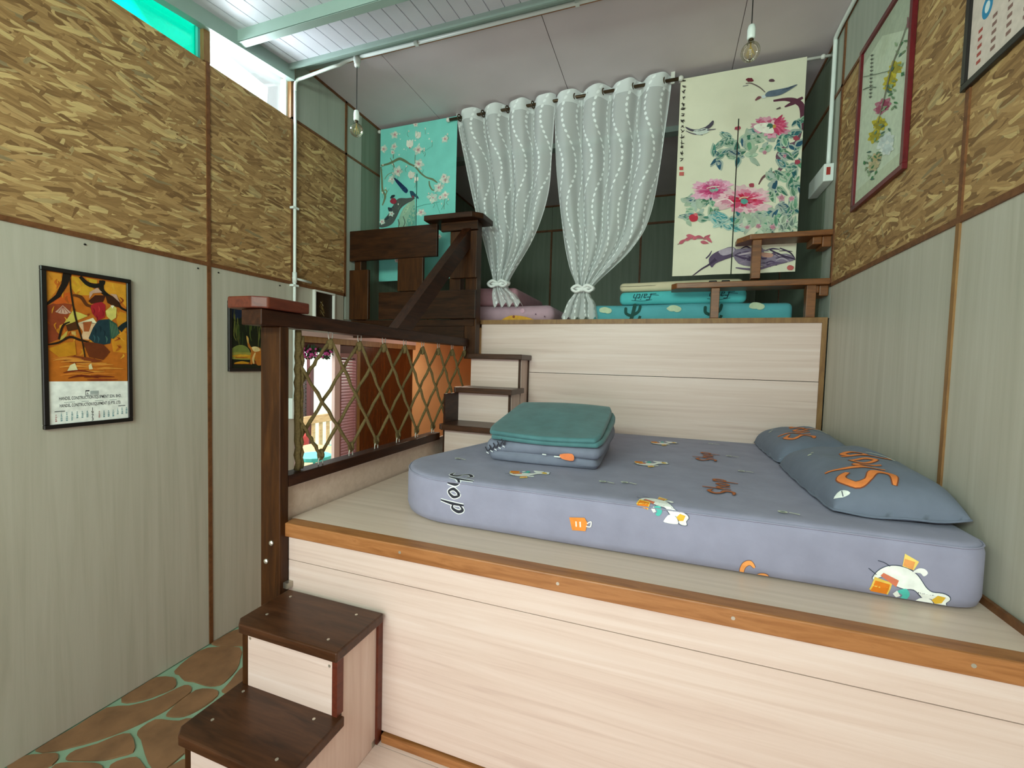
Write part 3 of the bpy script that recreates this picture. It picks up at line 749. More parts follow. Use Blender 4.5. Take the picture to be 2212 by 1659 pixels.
slab(bp_, 'corner_trim', 'trim_wood', XR - 0.02, XR - 0.008, YF + 0.05, YB - 0.02, 1.153, 1.178)
for x in (-0.95, -0.32, 0.22, 0.78):
    bm = bmesh.new(); tube(bm, [(x, YF - 0.0215, 1.125), (x, YF - 0.01, 1.125)], 0.006, 8); obj('screw', bm, 'screw', bp_)

lf = thing('loft_platform', 'upper loft platform with pale laminate front behind the bed', 'loft', (-0.9, 4.7, 1.153))
slab(lf, 'front_board', 'cream_laminate', -1.49, XR - 0.03, YB, YB + 0.018, 1.153, 1.801)
slab(lf, 'front_board', 'cream_laminate', -1.49, XR - 0.03, YB, YB + 0.018, 1.805, 2.195)
slab(lf, 'corner_trim', 'trim_light', XR - 0.032, XR - 0.004, YB - 0.012, YB + 0.01, 1.153, 2.195)
slab(lf, 'edge_trim', 'trim_light', -1.5, XR - 0.004, YB - 0.012, YB + 0.04, 2.195, 2.23)
slab(lf, 'floor_board', 'deck_laminate', XL + 0.008, XR - 0.008, YB + 0.03, YBK - 0.014, 2.19, ZL)
slab(lf, 'floor_board', 'dark_wood', XL + 0.008, -1.5, 3.27, YB + 0.03, 2.17, ZL - 0.004)
slab(lf, 'fascia', 'dark_wood', XL + 0.02, -1.59, 3.285, 3.30, 2.065, 2.17)  # added dark board: hides the lamp and ceiling, keeps the gap under the loft dark
slab(lf, 'joist', 'peach_wall', XL + 0.008, -1.5, 3.5, YBK - 0.014, 2.165, 2.19)

def tread(parent, x0, x1, y0, y1, z0, z1, ch=0.03):
    bm = prism([(x0 + ch, y0), (x1, y0), (x1, y1), (x0, y1), (x0, y0 + ch)], 'z', z0, z1)
    return obj('tread', bev(bm, 0.005), 'tread_wood', parent)
def screws(parent, pts, n):
    for p in pts:
        bm = bmesh.new(); n_ = Vector(n); tube(bm, [Vector(p) - n_ * 0.002, Vector(p) + n_ * 0.0015], 0.0055, 8); obj('screw', bm, 'screw', parent)

ls = thing('lower_steps', 'dark brown treads on cream boxes climbing to the sleeping platform', 'steps', (-1.26, 1.1, 0))
for k, (z, y0, y1) in enumerate(((0.335, 0.73, 0.985), (0.613, 0.952, 1.215), (0.868, 1.171, 1.433))):
    td = tread(ls, -1.505, -1.020, y0, y1, z - 0.037, z)
    screws(td, [(-1.45, y1 - 0.045, z), (-1.43, y0 + 0.085, z), (-1.11, y1 - 0.05, z), (-1.10, y0 + 0.05, z)], (0, 0, 1))
for z0, z1, y in ((0.613, 0.831, 1.20), (0.335, 0.576, 0.985), (0.0, 0.298, 0.76)):
    rz_ = slab(ls, 'riser', 'cream_laminate', -1.462, -1.062, y, y + 0.018, z0, z1)
    screws(rz_, [(-1.45, y, z1 - 0.03), (-1.075, y, z1 - 0.04)], (0, -1, 0))
    slab(ls, 'stud', 'red_wood', -1.062, -1.040, y - 0.002, y + 0.03, z0, z1)
    slab(ls, 'stud', 'dark_wood_z', -1.49, -1.462, y, y + 0.03, 0, z1)
for y0, y1, z1 in ((1.23, 1.425, 0.831), (1.015, 1.23, 0.576), (0.79, 1.015, 0.298)):
    slab(ls, 'side_panel', 'cream_laminate_side', -1.062, -1.047, y0, y1, 0.0, z1)
    slab(ls, 'side_panel', 'cream_laminate_side', -1.49, -1.475, y0, y1, 0.0, z1)
slab(ls, 'stud', 'red_wood', -1.064, -1.036, 1.425, 1.453, 0.322, 0.831)
slab(ls, 'bracket', 'steel', -1.07, -1.045, 1.405, 1.437, 0.322, 0.345)

us = thing('upper_steps', 'three dark treads on cream boxes climbing from the bed to the loft', 'steps', (-1.27, 3.1, 1.153))
ys = (2.73, 2.945, 3.158)
for k, z in enumerate((1.428, 1.682, 1.941)):
    tread(us, -1.515, -1.040, ys[k], ys[k + 1] + 0.09 if k < 2 else YB - 0.002, z - 0.04, z)
    y = ys[k] + 0.065; z0 = (1.153, 1.428, 1.682)[k]
    slab(us, 'riser', 'cream_laminate', -1.49, -1.085, y, y + 0.018, z0, z - 0.041)
    slab(us, 'stud', 'dark_wood_z', -1.085, -1.072, y - 0.002, y + 0.02, z0, z - 0.041)
    slab(us, 'side_panel', 'cream_laminate_side', -1.085, -1.068, y + 0.02, (ys[k + 1] + 0.063) if k < 2 else YB - 0.016, 1.153, z - 0.041)
slab(us, 'stud', 'dark_wood_z', -1.072, -1.058, YB - 0.016, YB - 0.002, 1.153, 1.90)
slab(us, 'side_panel', 'dark_wood_y', -1.505, -1.491, 2.80, YB - 0.002, 1.153, 1.64)

rl = thing('platform_railing', 'dark wooden railing with capped post beside the bed platform', 'railing', (-1.58, 1.43, 0))
obj('post', bev(B(-1.640, -1.530, 1.408, 1.453, 0.0, 2.0), 0.004), 'dark_wood_z', rl)
obj('top_rail', bev(B(-1.640, -1.530, 1.318, 3.24, 2.0, 2.064), 0.004), 'dark_wood_y', rl)
ch = 0.05
obj('cap', bev(prism([(-1.685, 1.295), (-1.557, 1.295), (-1.508, 1.33), (-1.508, 1.545), (-1.705, 1.545), (-1.705, 1.31)], 'z', 2.066, 2.113), 0.006), 'red_wood', rl)
obj('bottom_rail', bev(B(-1.605, -1.530, 1.455, 2.80, 1.307, 1.358), 0.003), 'dark_wood_y', rl)
sx = -1.535
bm = prism([(2.25, 2.062), (2.41, 2.062), (3.475, 2.995), (3.40, 3.0), (3.30, 3.0)], 'x', -1.60, -1.53)
obj('brace', bm, 'dark_wood_y', rl)
for y, z in ((1.406, 1.07), (1.406, 0.985)):
    bm = bmesh.new(); xx = -1.575 if z > 1.05 else -1.605
    lathe(bm, [(0.001, 0.0), (0.011, 0.001), (0.011, 0.006), (0.006, 0.010), (0.001, 0.011)], 0, 0, 10)
    for v in bm.verts: v.co = Vector((xx + v.co.x, 1.408 - v.co.z, z + v.co.y))
    obj('bolt', bm, 'screw', rl)
slab(rl, 'bracket', 'steel', -1.53, -1.505, 1.425, 1.453, 0.87, 0.895)

gd = thing('loft_guard', 'dark brown plank guard fence at the loft edge', 'guard fence', (-2.1, 3.3, ZL))
GY = 3.245
def plank(x0, x1, z0, z1, y0=GY, t=0.03, m='dark_wood'): obj('plank', bev(B(x0, x1, y0, y0 + t, z0, z1), 0.004), m, gd)
plank(XL + 0.005, -1.835, 2.745, 3.010)
plank(-2.215, -1.965, 2.465, 2.743, GY + 0.001, 0.03, 'dark_wood_z')
plank(XL + 0.005, -2.515, 2.226, 2.665, GY, 0.03, 'dark_wood_z')
plank(-2.405, -1.475, 2.226, 2.460)
plank(-1.705, -1.475, 2.555, 2.93, GY, 0.03, 'dark_wood_z')
def gpost(x0, x1, z0, z1): obj('post', bev(B(x0, x1, GY + 0.034, GY + 0.115, z0, z1), 0.004), 'dark_wood_z', gd)
gpost(-1.585, -1.48, 1.90, 3.01); gpost(-1.73, -1.63, 2.226, 3.01); gpost(-2.69, -2.62, 2.226, 2.9); gpost(-2.15, -2.05, 2.226, 2.9)
obj('rail', bev(B(-1.80, -1.47, GY - 0.0, GY + 0.03, 2.94, 3.012), 0.004), 'dark_wood', gd)
ch = 0.07
obj('cap', bev(prism([(-1.92, 3.17), (-1.42 - ch, 3.17), (-1.42, 3.17 + ch), (-1.42, 3.45), (-1.92, 3.45)], 'z', 3.014, 3.058), 0.006), 'dark_wood', gd)

# rope net laced between the rails
net = thing('rope_net', 'knotted brown rope net laced between the railing rails', 'net', (-1.57, 2.3, 1.36))
NX = -1.568; top = [1.523 + 0.2165 * k for k in range(9)]; bot = [t - 0.06 for t in top]
ZT_, ZB_ = 1.955, 1.392; Y0, Y1 = 1.540, 3.23
def strand(pts, r=0.0085):
    P = []
    for a, b in zip(pts, pts[1:]):
        for q in range(10): P.append(Vector(a).lerp(Vector(b), q / 10))
    P.append(Vector(pts[-1])); P = [p + Vector((0.003 * math.sin(9 * i), 0.0025 * math.sin(3 * i), 0)) for i, p in enumerate(P)]
    rr = [r * (1 + 0.12 * math.sin(2.6 * i)) for i in range(len(P))]
    bm = bmesh.new(); tube(bm, P, rr, 7); obj('strand', bm, 'rope', net, True)
def zig(y0, z0, y1, z1, dx):
    # a straight run, folded back where it meets the end posts
    pts = [(y0, z0)]
    if y1 < Y0:
        f = (Y0 - y0) / (y1 - y0); zc = z0 + (z1 - z0) * f
        strand([(NX + dx, y0, z0), (NX + dx, Y0, zc)]); return
    if y1 > Y1:
        f = (Y1 - y0) / (y1 - y0); zc = z0 + (z1 - z0) * f
        strand([(NX + dx, y0, z0), (NX + dx, Y1, zc)]); return
    strand([(NX + dx, y0, z0), (NX + dx, y1, z1)])
for k in range(0, 9):
    if k > 0: zig(top[k], ZT_, bot[0] + 0.2165 * (k - 2), ZB_, -0.007)
    if k < 8: zig(top[k] if k else Y0, ZT_ if k else 1.84, bot[0] + 0.2165 * (k + 2), ZB_, 0.007)
zig(bot[1], ZB_, 1.40, 1.80, 0.007); zig(bot[2], ZB_, 1.53, 1.84, -0.007) if False else None
strand([(NX, Y0, 1.995), (NX, Y0 - 0.004, 1.7), (NX, Y0, 1.36)], 0.014); strand([(NX, Y0 + 0.02, 1.97), (NX, Y0 + 0.016, 1.6), (NX, Y0 + 0.02, 1.365)], 0.011)
def knot(y, z):
    bm = bmesh.new()
    bmesh.ops.create_icosphere(bm, subdivisions=2, radius=1, matrix=Matrix.Translation((NX, y, z)) @ Matrix.Diagonal((0.018, 0.017, 0.03, 1)))
    for v in bm.verts: v.co += Vector((0.003 * math.sin(90 * v.co.z), 0.004 * math.sin(150 * v.co.z), 0))
    obj('knot', bm, 'rope', net, True)
def hook(y, z, s):
    w = 0.014
    bm = bmesh.new(); tube(bm, [(NX, y - w, z + s * 0.045), (NX, y - w, z + s * 0.02), (NX, y - 0.006, z), (NX, y + 0.006, z), (NX, y + w, z + s * 0.02), (NX, y + w, z + s * 0.045)], 0.0028, 6)
    obj('hook', bm, 'white_metal', net, True)
for k in range(1, 9):
    knot(top[k], ZT_ - 0.012); hook(top[k], ZT_ + 0.004, 1)
for k in range(1, 7):
    knot(bot[k], ZB_ + 0.012); hook(bot[k], ZB_ + 0.004, -1)

# wall shelves at the loft edge
def shelf(name, label, x0, y0, y1, z0, z1, posts, ch):
    s = thing(name, label, 'shelf', ((x0 + XR) / 2, y0, z0), 'stepped shelves at the loft edge')
    obj('board', bev(prism([(x0, y0 + ch), (x0 + ch * 0.7, y0), (XR - 0.002, y0), (XR - 0.002, y1), (x0, y1)], 'z', z0, z1), 0.005), 'edge_wood' if False else 'shelf_wood', s)
    for a, zb in posts: obj('support', bev(B(a, a + 0.055, y0 + 0.02, y0 + 0.075, zb, z0), 0.003), 'shelf_wood', s)
    obj('cleat', bev(B(XR - 0.11, XR - 0.055, y0 + 0.03, y1 - 0.01, z0 - 0.05, z0), 0.006), 'shelf_wood', s)
    obj('cleat', bev(B(XR - 0.055, XR - 0.002, y0 + 0.03, y1 - 0.01, z0 - 0.07, z0), 0.006), 'shelf_wood', s)
grain('shelf_wood', ['#5a3214', '#6e3f1a', '#7f4c22', '#64381a'], (5, 40, 40), 0.4, 0.45, 5)
shelf('wall_shelf', 'upper short brown shelf on a post in front of the peony curtain', 0.435, 3.40, 3.58, 2.765, 2.80, ((0.525, 2.502),), 0.10)
shelf('wall_shelf', 'lower long brown shelf on a post above the cactus bedding', 0.01, 3.40, 3.58, 2.445, 2.485, ((0.278, 2.232), (0.86, 2.232)), 0.05)

# ------------------------------------------------------------------ bed
MX0, MX1, MY0, MY1, MZ0, MZ1 = -1.225, 0.962, 1.675, 3.40, 1.155, 1.366
def footprint(k):
    """mattress outline shrunk by k; the front-left corner is slack and widely rounded"""
    out = []
    sl = lambda x, y: (x + max(0, y - 2.05) * 0.26 * max(0, (-0.5 - x) / 0.72), y)
    for cx, cy, r, a0 in ((MX1, MY0, 0.11, -90), (MX1, MY1, 0.09, 0), (MX0, MY1, 0.12, 90), (MX0, MY0, 0.34, 180)):
        ox = cx - r if cx > 0 else cx + r; oy = cy + r if cy < 2.5 else cy - r
        n = 10
        for i in range(n + 1):
            a = math.radians(a0 + 90 * i / n); out.append(sl(ox + (r - k) * math.cos(a), oy + (r - k) * math.sin(a)))
    return out
bm = bmesh.new(); prof = [(0.03, MZ0), (0.008, MZ0 + 0.012), (0.0, MZ0 + 0.04), (0.0, 1.33), (0.005, 1.350), (0.014, 1.360), (0.03, 1.3645), (0.06, MZ1)]
rings = []
for k, z in prof:
    fp = footprint(k)
    rings.append([bm.verts.new((x, y, z + 0.004 * math.sin(7 * x) * (z < 1.2 and 0) )) for x, y in fp])
for a, b in zip(rings, rings[1:]):
    n = len(a)
    for i in range(n): bm.faces.new((a[i], a[(i + 1) % n], b[(i + 1) % n], b[i]))
bm.faces.new(rings[-1]); bm.faces.new(rings[0][::-1])
mt = thing('mattress', 'thick mattress in a blue-grey sheet printed with white geese', 'mattress', (-0.13, 2.5, MZ0))
mo = obj('sheet', bm, 'bed_cloth', mt, True)
def seam_tube(z, k):
    bm = bmesh.new(); tube(bm, [(x, y, z) for x, y in footprint(k)], 0.003, 5, True); return bm
obj('piping', seam_tube(1.352, 0.004), 'bed_cloth', mt, True)
EDGE = []
for k, z in prof[::-1]:
    y = MY0 + k
    EDGE.append((0 if not EDGE else EDGE[-1][0] + math.hypot(y - EDGE[-1][1], z - EDGE[-1][2]), y, z))
_s0 = EDGE[3][0]; EDGE = [(a - _s0, b, c) for a, b, c in EDGE][:-1]
def mat_fn(x, s, h):
    """s runs down from the front top edge; negative s lies on the top"""
    if s < EDGE[0][0]: return (x, MY0 + 0.06 + (EDGE[0][0] - s), MZ1 + h)
    for (s0, y0, z0), (s1, y1, z1) in zip(EDGE, EDGE[1:]):
        if s <= s1:
            f = (s - s0) / (s1 - s0); n = Vector((y1 - y0, z1 - z0)).normalized()
            return (x, y0 + (y1 - y0) * f + n.y * h, z0 + (z1 - z0) * f - n.x * h)
    return (x, EDGE[-1][1] - h, EDGE[-1][2])
class Free(Art):
    def __init__(self, src=None, dst=None, seed=1):
        Art.__init__(self, None, seed)
        if src:
            import numpy as np
            A = []; y = []
            for (px, py), (u, v) in zip(src, dst):
                A.append([px, py, 1, 0, 0, 0, -u * px, -u * py]); y.append(u)
                A.append([0, 0, 0, px, py, 1, -v * px, -v * py]); y.append(v)
            self.H = list(np.linalg.solve(np.array(A, float), np.array(y, float))) + [1.0]
GOOSE = [('#4a4e60', [(1118,330),(1155,265),(1228,224),(1310,215),(1405,238),(1476,285),(1516,337),(1556,396),(1604,429),(1684,438),(1738,465),(1748,500),(1722,530),(1728,580),(1630,576),(1606,500),(1530,492),(1500,470),(1450,420),(1370,412),(1290,376),(1236,310)]),
 ('#ecebe6', [(1125,330),(1160,270),(1230,230),(1310,222),(1400,245),(1470,290),(1510,340),(1550,400),(1600,435),(1680,445),(1730,470),(1740,500),(1715,530),(1720,575),(1640,570),(1612,500),(1530,485),(1505,462),(1450,412),(1370,405),(1290,370),(1240,300)]),
 ('#f2f0ec', [(1455,545),(1500,490),(1560,485),(1605,515),(1615,575),(1460,575)]),
 ('#e9c25a', [(1098,415),(1140,310),(1280,360),(1250,462)]), ('#e27d1e', [(1108,430),(1145,338),(1262,372),(1240,458)]),
 ('#d9785a', [(1185,300),(1210,278),(1332,340),(1310,392)]),
 ('#f0d070', [(1360,225),(1380,125),(1492,190),(1450,258)]), ('#e59a58', [(1365,220),(1378,165),(1462,192),(1442,255)]),
 ('#54bcb0', [(1320,425),(1390,405),(1422,460),(1390,512),(1345,500),(1365,462)]), ('#ecebe6', [(1288,450),(1318,418),(1350,470),(1318,486)]),
 ('#ecebe6', [(1440,275),(1490,242),(1540,250),(1562,282),(1530,306),(1500,280)]), ('#e3b23a', [(1598,500),(1640,460),(1705,475),(1680,530),(1630,538)])]
def goose(A, f, sel=None):
    for i, (c, p) in enumerate(GOOSE):
        if sel and i not in sel: continue
        A.poly(c, [f(*q) for q in p], len(p) > 5, 0.03, 3)
    A.rib('#3c4050', [f(1165, 180), f(1215, 196), f(1262, 226)], 0.0025 if A.H is None else 6); A.rib('#3c4050', [f(1090, 240), f(1120, 265), f(1152, 292)], 0.0025 if A.H is None else 6)
SHOP = [([(0.78,0.14),(0.45,-0.05),(0.1,0.18),(0.3,0.48),(0.66,0.70),(0.55,1.04),(0.08,0.98)], [.08,.17,.2,.1,.2,.17,.05]),
        ([(1.12,-0.3),(1.08,0.4),(0.98,1.0)], [.08,.14,.08]), ([(1.05,0.68),(1.28,0.42),(1.46,0.6),(1.42,1.02)], [.05,.13,.15,.07]),
        ([(1.95,0.45),(1.72,0.7),(1.9,1.0),(2.17,0.8),(2.08,0.5),(1.95,0.45)], [.12,.15,.09,.15,.1,.12]),
        ([(2.58,0.3),(2.56,0.9),(2.44,1.5)], [.09,.15,.07]), ([(2.58,0.52),(2.85,0.38),(2.98,0.64),(2.82,0.92),(2.58,0.85)], [.06,.13,.17,.13,.05])]
def shop(A, f, k, col, edge, ew=0.07):
    for pts, w in SHOP: A.rib(edge, [f(*p) for p in pts], [(q + ew) * k for q in w], n=6)
    for pts, w in SHOP: A.rib(col, [f(*p) for p in pts], [q * k for q in w], n=6)
A = Free()
shop(A, lambda a, b: (-0.775 - 0.090 * b + 0.014 * (a - 2), -0.105 + 0.076 * a), 0.085, '#2c2b35', '#e4e3e6', 0.10)
for gx, gs, k, ry in ((-0.585, -0.225, 0.95, 1.0), (0.0, -0.02, 0.95, 0.9), (-0.06, -0.70, 0.9, 1.1), (0.0, -1.38, 0.9, 1.2)):
    goose(A, lambda a, b, gx=gx, gs=gs, k=k, ry=ry: (gx + (a - 1400) * 0.00030 * k, gs - (b - 380) * 0.00038 * k * ry * (-1 if gs > -0.1 else 1) - 0.0))
A.poly('#e58a3a', [(-0.335, 0.075), (-0.275, 0.068), (-0.262, 0.088), (-0.270, 0.120), (-0.322, 0.124)], False)
A.rib('#f4efe6', [(-0.265, 0.09), (-0.25, 0.08), (-0.252, 0.10), (-0.268, 0.1)], 0.004); A.rib('#f6e9d8', [(-0.308, 0.087), (-0.306, 0.108)], 0.005); A.rib('#f6e9d8', [(-0.292, 0.086), (-0.290, 0.107)], 0.005)
for x, s in ((0.24, -0.37), (0.235, -1.03)):
    shop(A, lambda a, b, x=x, s=s: (x - 0.05 + 0.085 * b, s + 0.13 - 0.085 * a), 0.085, '#b8683c', '#7a4a3a', 0.04)
for x, s in ((0.41, -0.09), (0.37, -0.72), (-0.15, -0.25), (0.36, -1.1), (0.30, -1.5), (-1.0, -0.35), (-0.24, -0.22)):
    A.disc('#c9cdb8', x, s, 0.016, 0.012); A.disc('#6f7a80', x, s, 0.009, 0.006); A.rib('#c9cdb8', [(x + 0.02, s), (x + 0.05, s + 0.012)], 0.008)
A.build('print', 'fabric_print', mo, mat_fn, clip=False, lift=0.0012, step=6e-5, maxedge=0.007)
A = Free([(0, 0), (2212, 0), (2212, 664), (0, 664)], [(0.238, 1.353 - 1.287), (0.967, 1.353 - 1.404), (0.982, 1.353 - 1.157), (0.252, 1.353 - 0.991)])
goose(A, lambda a, b: (a, b))
for c, e in (('#7a4a3a', 8), ('#f09a55', 0)):
    A.rib(c, [(185, 238), (150, 200), (105, 215), (85, 270), (95, 345)], [12 + e, 34 + e, 40 + e, 34 + e, 20 + e]); A.rib(c, [(185, 350), (225, 312), (275, 318), (310, 375)], [12 + e, 36 + e, 44 + e, 24 + e])
A.build('print', 'fabric_print', mo, mat_fn, clip=False, lift=0.0012, step=6e-5, maxedge=0.007)

def pillow(name, label, cx, cy, hu, hv, T, z0, lean, text_fn, k):
    p = thing(name, label, 'pillow', (cx, cy, z0), 'pillows on the bed')
    def P(u, v, side, h=0.0):
        pr = max(0.0, (1 - abs(u) ** 3.0) * (1 - abs(v) ** 6)) ** 0.48
        x = cx + hu * u * (1 - 0.05 * v * v); y = cy + hv * v * (1 - 0.05 * u * u)
        wr = 0.004 * math.sin(9 * u + 5 * v) * pr + 0.003 * math.sin(17 * v - 6 * u) * (1 - pr)
        zb = z0 + 0.004 + lean * max(0, (u + 0.35) / 1.35) ** 1.5 * (0.3 + 0.7 * (v + 1) / 2)
        return (x, y, zb + (T * pr + wr + 0.012 + h if side > 0 else 0.012 - min(0.012, 0.03 * pr)))
    bm = bmesh.new(); n = 28
    t_ = lambda i: math.sin((i / n - 0.5) * math.pi)
    for side in (1, -1):
        vs = [[bm.verts.new(P(t_(i), t_(j), side)) for j in range(n + 1)] for i in range(n + 1)]
        for i in range(n):
            for j in range(n): bm.faces.new((vs[i][j], vs[i + 1][j], vs[i + 1][j + 1], vs[i][j + 1]))
    bmesh.ops.remove_doubles(bm, verts=bm.verts[:], dist=0.0004)
    case = obj('pillowcase', bm, 'pillow_cloth', p, True)
    bm = bmesh.new(); e = [P(u, v, 1) for u, v in [(-1, t / 10 - 1) for t in range(21)] + [(t / 10 - 1, 1) for t in range(1, 21)] + [(1, 1 - t / 10) for t in range(1, 21)] + [(1 - t / 10, -1) for t in range(1, 20)]]
    tube(bm, [Vector(q) + Vector((0, 0, -0.004)) for q in e], 0.005, 5, True); obj('piping', bm, 'pillow_cloth', p, True)
    A = Free(); shop(A, text_fn, k, '#ee8a4a', '#8a4c34', 0.05)
    A.poly('#e9ebe4', [(-0.192, -0.385), (-0.17, -0.398), (-0.145, -0.39), (-0.17, -0.372)])
    A.rib('#5a5f6a', [(-0.168, -0.396), (-0.166, -0.376)], 0.003)
    A.disc('#c9cdb8', -0.14, 0.10, 0.008); A.disc('#c9cdb8', -0.125, 0.12, 0.006); A.rib('#d8dccb', [(0.08, 0.12), (0.12, 0.05), (0.13, -0.02)], 0.006)
    A.build('print', 'fabric_print', case, lambda u, v, h: P(max(-0.99, min(0.99, u / hu)), max(-0.99, min(0.99, v / hv)), 1, h), clip=False, lift=0.0014, maxedge=0.012, step=1.2e-4)
    return p
pillow('pillow', 'large front pillow printed Shop in orange, nearest the platform edge', 0.775, 2.235, 0.20, 0.415, 0.125, MZ1, 0.055, lambda a, b: (-0.150 + 0.145 * b + 0.025 * a, -0.375 + 0.155 * a), 0.155)
pillow('pillow', 'rear pillow printed in orange, tucked into the corner by the loft front', 0.772, 3.03, 0.19, 0.36, 0.125, MZ1, 0.05, lambda a, b: (-0.12 + 0.125 * b + 0.02 * a, -0.24 + 0.14 * a), 0.135)

# folded bedding stacked on the mattress
def tilt(x, y, z): return (x, y, z + max(0, (y - 2.08)) * 0.17 * (z - MZ1) / 0.13 * 0.9)
def soft(a, f, ph=0):
    def g(x, y, z):
        z2 = z + a * math.sin(f * x + ph) * math.sin(f * 0.8 * y + 1) * (1 if z > MZ1 + 0.02 else 0)
        x = -0.572 + (x + 0.572) * (1 - 0.07 * abs((y - 2.37) / 0.3) ** 8); y = 2.37 + (y - 2.37) * (1 - 0.05 * abs((x + 0.572) / 0.3) ** 8)
        return tilt(x + a * 0.8 * math.sin(23 * z + ph + 4 * y), y + a * math.sin(9 * x + 40 * z), z2)
    return g
q_ = thing('folded_quilt', 'folded blue-grey quilt with goose print lying on the mattress', 'quilt', (-0.57, 2.4, MZ1))
obj('fold', rbox(-0.865, -0.285, 2.085, 2.66, MZ1 + 0.001, MZ1 + 0.062, 0.03, 18, 14, 3, soft(0.008, 8, 0.6)), 'quilt_cloth', q_, True)
obj('fold', rbox(-0.880, -0.270, 2.075, 2.67, MZ1 + 0.050, MZ1 + 0.108, 0.029, 18, 14, 3, soft(0.006, 9, 2.0)), 'quilt_cloth', q_, True)
A = Free()
for q in range(5): A.rib('#33323c', [(-0.865 + 0.022 * q, 0.035 - 0.012 * q), (-0.850 + 0.022 * q, 0.055 - 0.01 * q), (-0.835 + 0.02 * q, 0.04 - 0.012 * q)], 0.007); A.rib('#dcdce0', [(-0.858 + 0.022 * q, 0.062 - 0.01 * q), (-0.845 + 0.022 * q, 0.068 - 0.01 * q)], 0.005)
A.poly('#ee8550', [(-0.47, 0.037), (-0.41, 0.03), (-0.405, 0.062), (-0.46, 0.058)]); A.rib('#dfe0dc', [(-0.50, 0.05), (-0.47, 0.05)], 0.006); A.rib('#dfe0dc', [(-0.56, 0.045), (-0.54, 0.046)], 0.005)
A.build('print', 'fabric_print', q_, lambda x, s, h: (x, 2.068 - h + 0.02 * max(0, -(x + 0.80)) , MZ1 + 0.108 - s), clip=False, lift=0.001)
tb = thing('folded_blanket', 'folded teal velvet blanket on top of the quilt', 'blanket', (-0.57, 2.4, MZ1 + 0.11))
obj('fold', rbox(-0.855, -0.268, 2.065, 2.675, MZ1 + 0.110, MZ1 + 0.134, 0.012, 16, 14, 2, soft(0.004, 10, 1.0)), 'teal_velvet', tb, True)
obj('fold', rbox(-0.872, -0.285, 2.062, 2.67, MZ1 + 0.133, MZ1 + 0.158, 0.0125, 16, 14, 2, soft(0.005, 8, 3.0)), 'teal_velvet', tb, True)

# ------------------------------------------------------------------ loft bedding
def flatbed(name, label, mat, x0, x1, y0, y1, z0, z1, r=0.04, group='mattresses stacked in the loft', art=None, cat='mattress'):
    t = thing(name, label, cat, ((x0 + x1) / 2, (y0 + y1) / 2, z0), group)
    cv = obj('cover', rbox(x0, x1, y0, y1, z0, z1, r, 16, 8, 2, lambda x, y, z: (x, y + 0.004 * math.sin(11 * x), z + 0.004 * math.sin(6 * x) * (z > (z0 + z1) / 2))), mat, t, True)
    if art: art.build('print', 'fabric_print', cv, lambda x, z, h: (x, y0 - 0.006 - h, z), clip=False)
    return t
A = Free()
def cactus(x, z0, k=1.0):
    c = '#16463f'
    A.rib(c, [(x, z0), (x + 0.015, z0 + 0.05 * k), (x + 0.03, z0 + 0.125 * k)], 0.028 * k); A.disc(c, x + 0.03, z0 + 0.125 * k, 0.014 * k)
    A.rib(c, [(x + 0.012, z0 + 0.04 * k), (x - 0.035, z0 + 0.06 * k), (x - 0.04, z0 + 0.10 * k)], 0.022 * k); A.disc(c, x - 0.04, z0 + 0.10 * k, 0.011 * k)
    A.rib(c, [(x + 0.022, z0 + 0.05 * k), (x + 0.06, z0 + 0.075 * k), (x + 0.072, z0 + 0.115 * k)], 0.022 * k); A.disc(c, x + 0.072, z0 + 0.115 * k, 0.011 * k)
    A.rib(c, [(x + 0.06, z0 + 0.0), (x + 0.075, z0 + 0.04 * k)], 0.02 * k)
cactus(-0.29, 2.238); cactus(0.30, 2.238)
for x, z in ((0.03, 2.335), (0.60, 2.345), (-0.50, 2.33)):
    A.disc('#b9c9a8', x, z, 0.045, 0.024, wob=0.1); A.disc('#b9c9a8', x + 0.03, z - 0.008, 0.03, 0.022)
flatbed('floor_mattress', 'pale teal cactus-print mattress at the bottom of the loft stack', 'teal_cloth', -0.60, 0.845, 3.66, 4.9, ZL + 0.002, 2.372, art=A)
A = Free()
for x in (-0.20, 0.36):
    A.text('Faith', '#1c4a50', x, 2.455, 0.075, bold=0.004, xs=-1.0, shear=0.35)
    A.rib('#1c4a50', [(x + 0.10, 2.455), (x + 0.05, 2.45), (x + 0.12, 2.44)], 0.004); A.rib('#1c4a50', [(x - 0.09, 2.405), (x, 2.398), (x + 0.07, 2.408)], 0.003)
# letters lie upside down, as the cover was put on
flatbed('floor_mattress', 'bright aqua mattress with upside-down lettering, middle of the loft stack', 'aqua_cloth', -0.385, 0.545, 3.67, 4.85, 2.373, 2.480, art=A)
flatbed('floor_mattress', 'cream mattress on top of the aqua ones in the loft', 'cream_cloth', -0.39, 0.52, 3.68, 4.8, 2.481, 2.555, 0.035)
flatbed('floor_mattress', 'pink folded mattress behind the loft guard cap', 'rose_cloth', -1.75, -1.28, 3.70, 4.6, 2.386, 2.555, 0.05, art=None)
A = Free(); A.poly('#d9a03a', [(-1.38, 2.245), (-1.33, 2.285), (-1.25, 2.29), (-1.16, 2.275), (-1.10, 2.245)]); A.disc('#8a4a2a', -1.28, 2.28, 0.012); A.disc('#6d5060', -1.08, 2.30, 0.006); A.disc('#6d5060', -1.0, 2.28, 0.006); A.disc('#c9a0b0', -1.2, 2.33, 0.02)
t_ = flatbed('soft_quilt', 'mauve-pink quilt with an orange motif spilling over the loft edge', 'pink_cloth', -1.78, -0.93, 3.64, 4.6, ZL + 0.002, 2.385, 0.075, 'soft bedding in the loft', A, 'quilt')
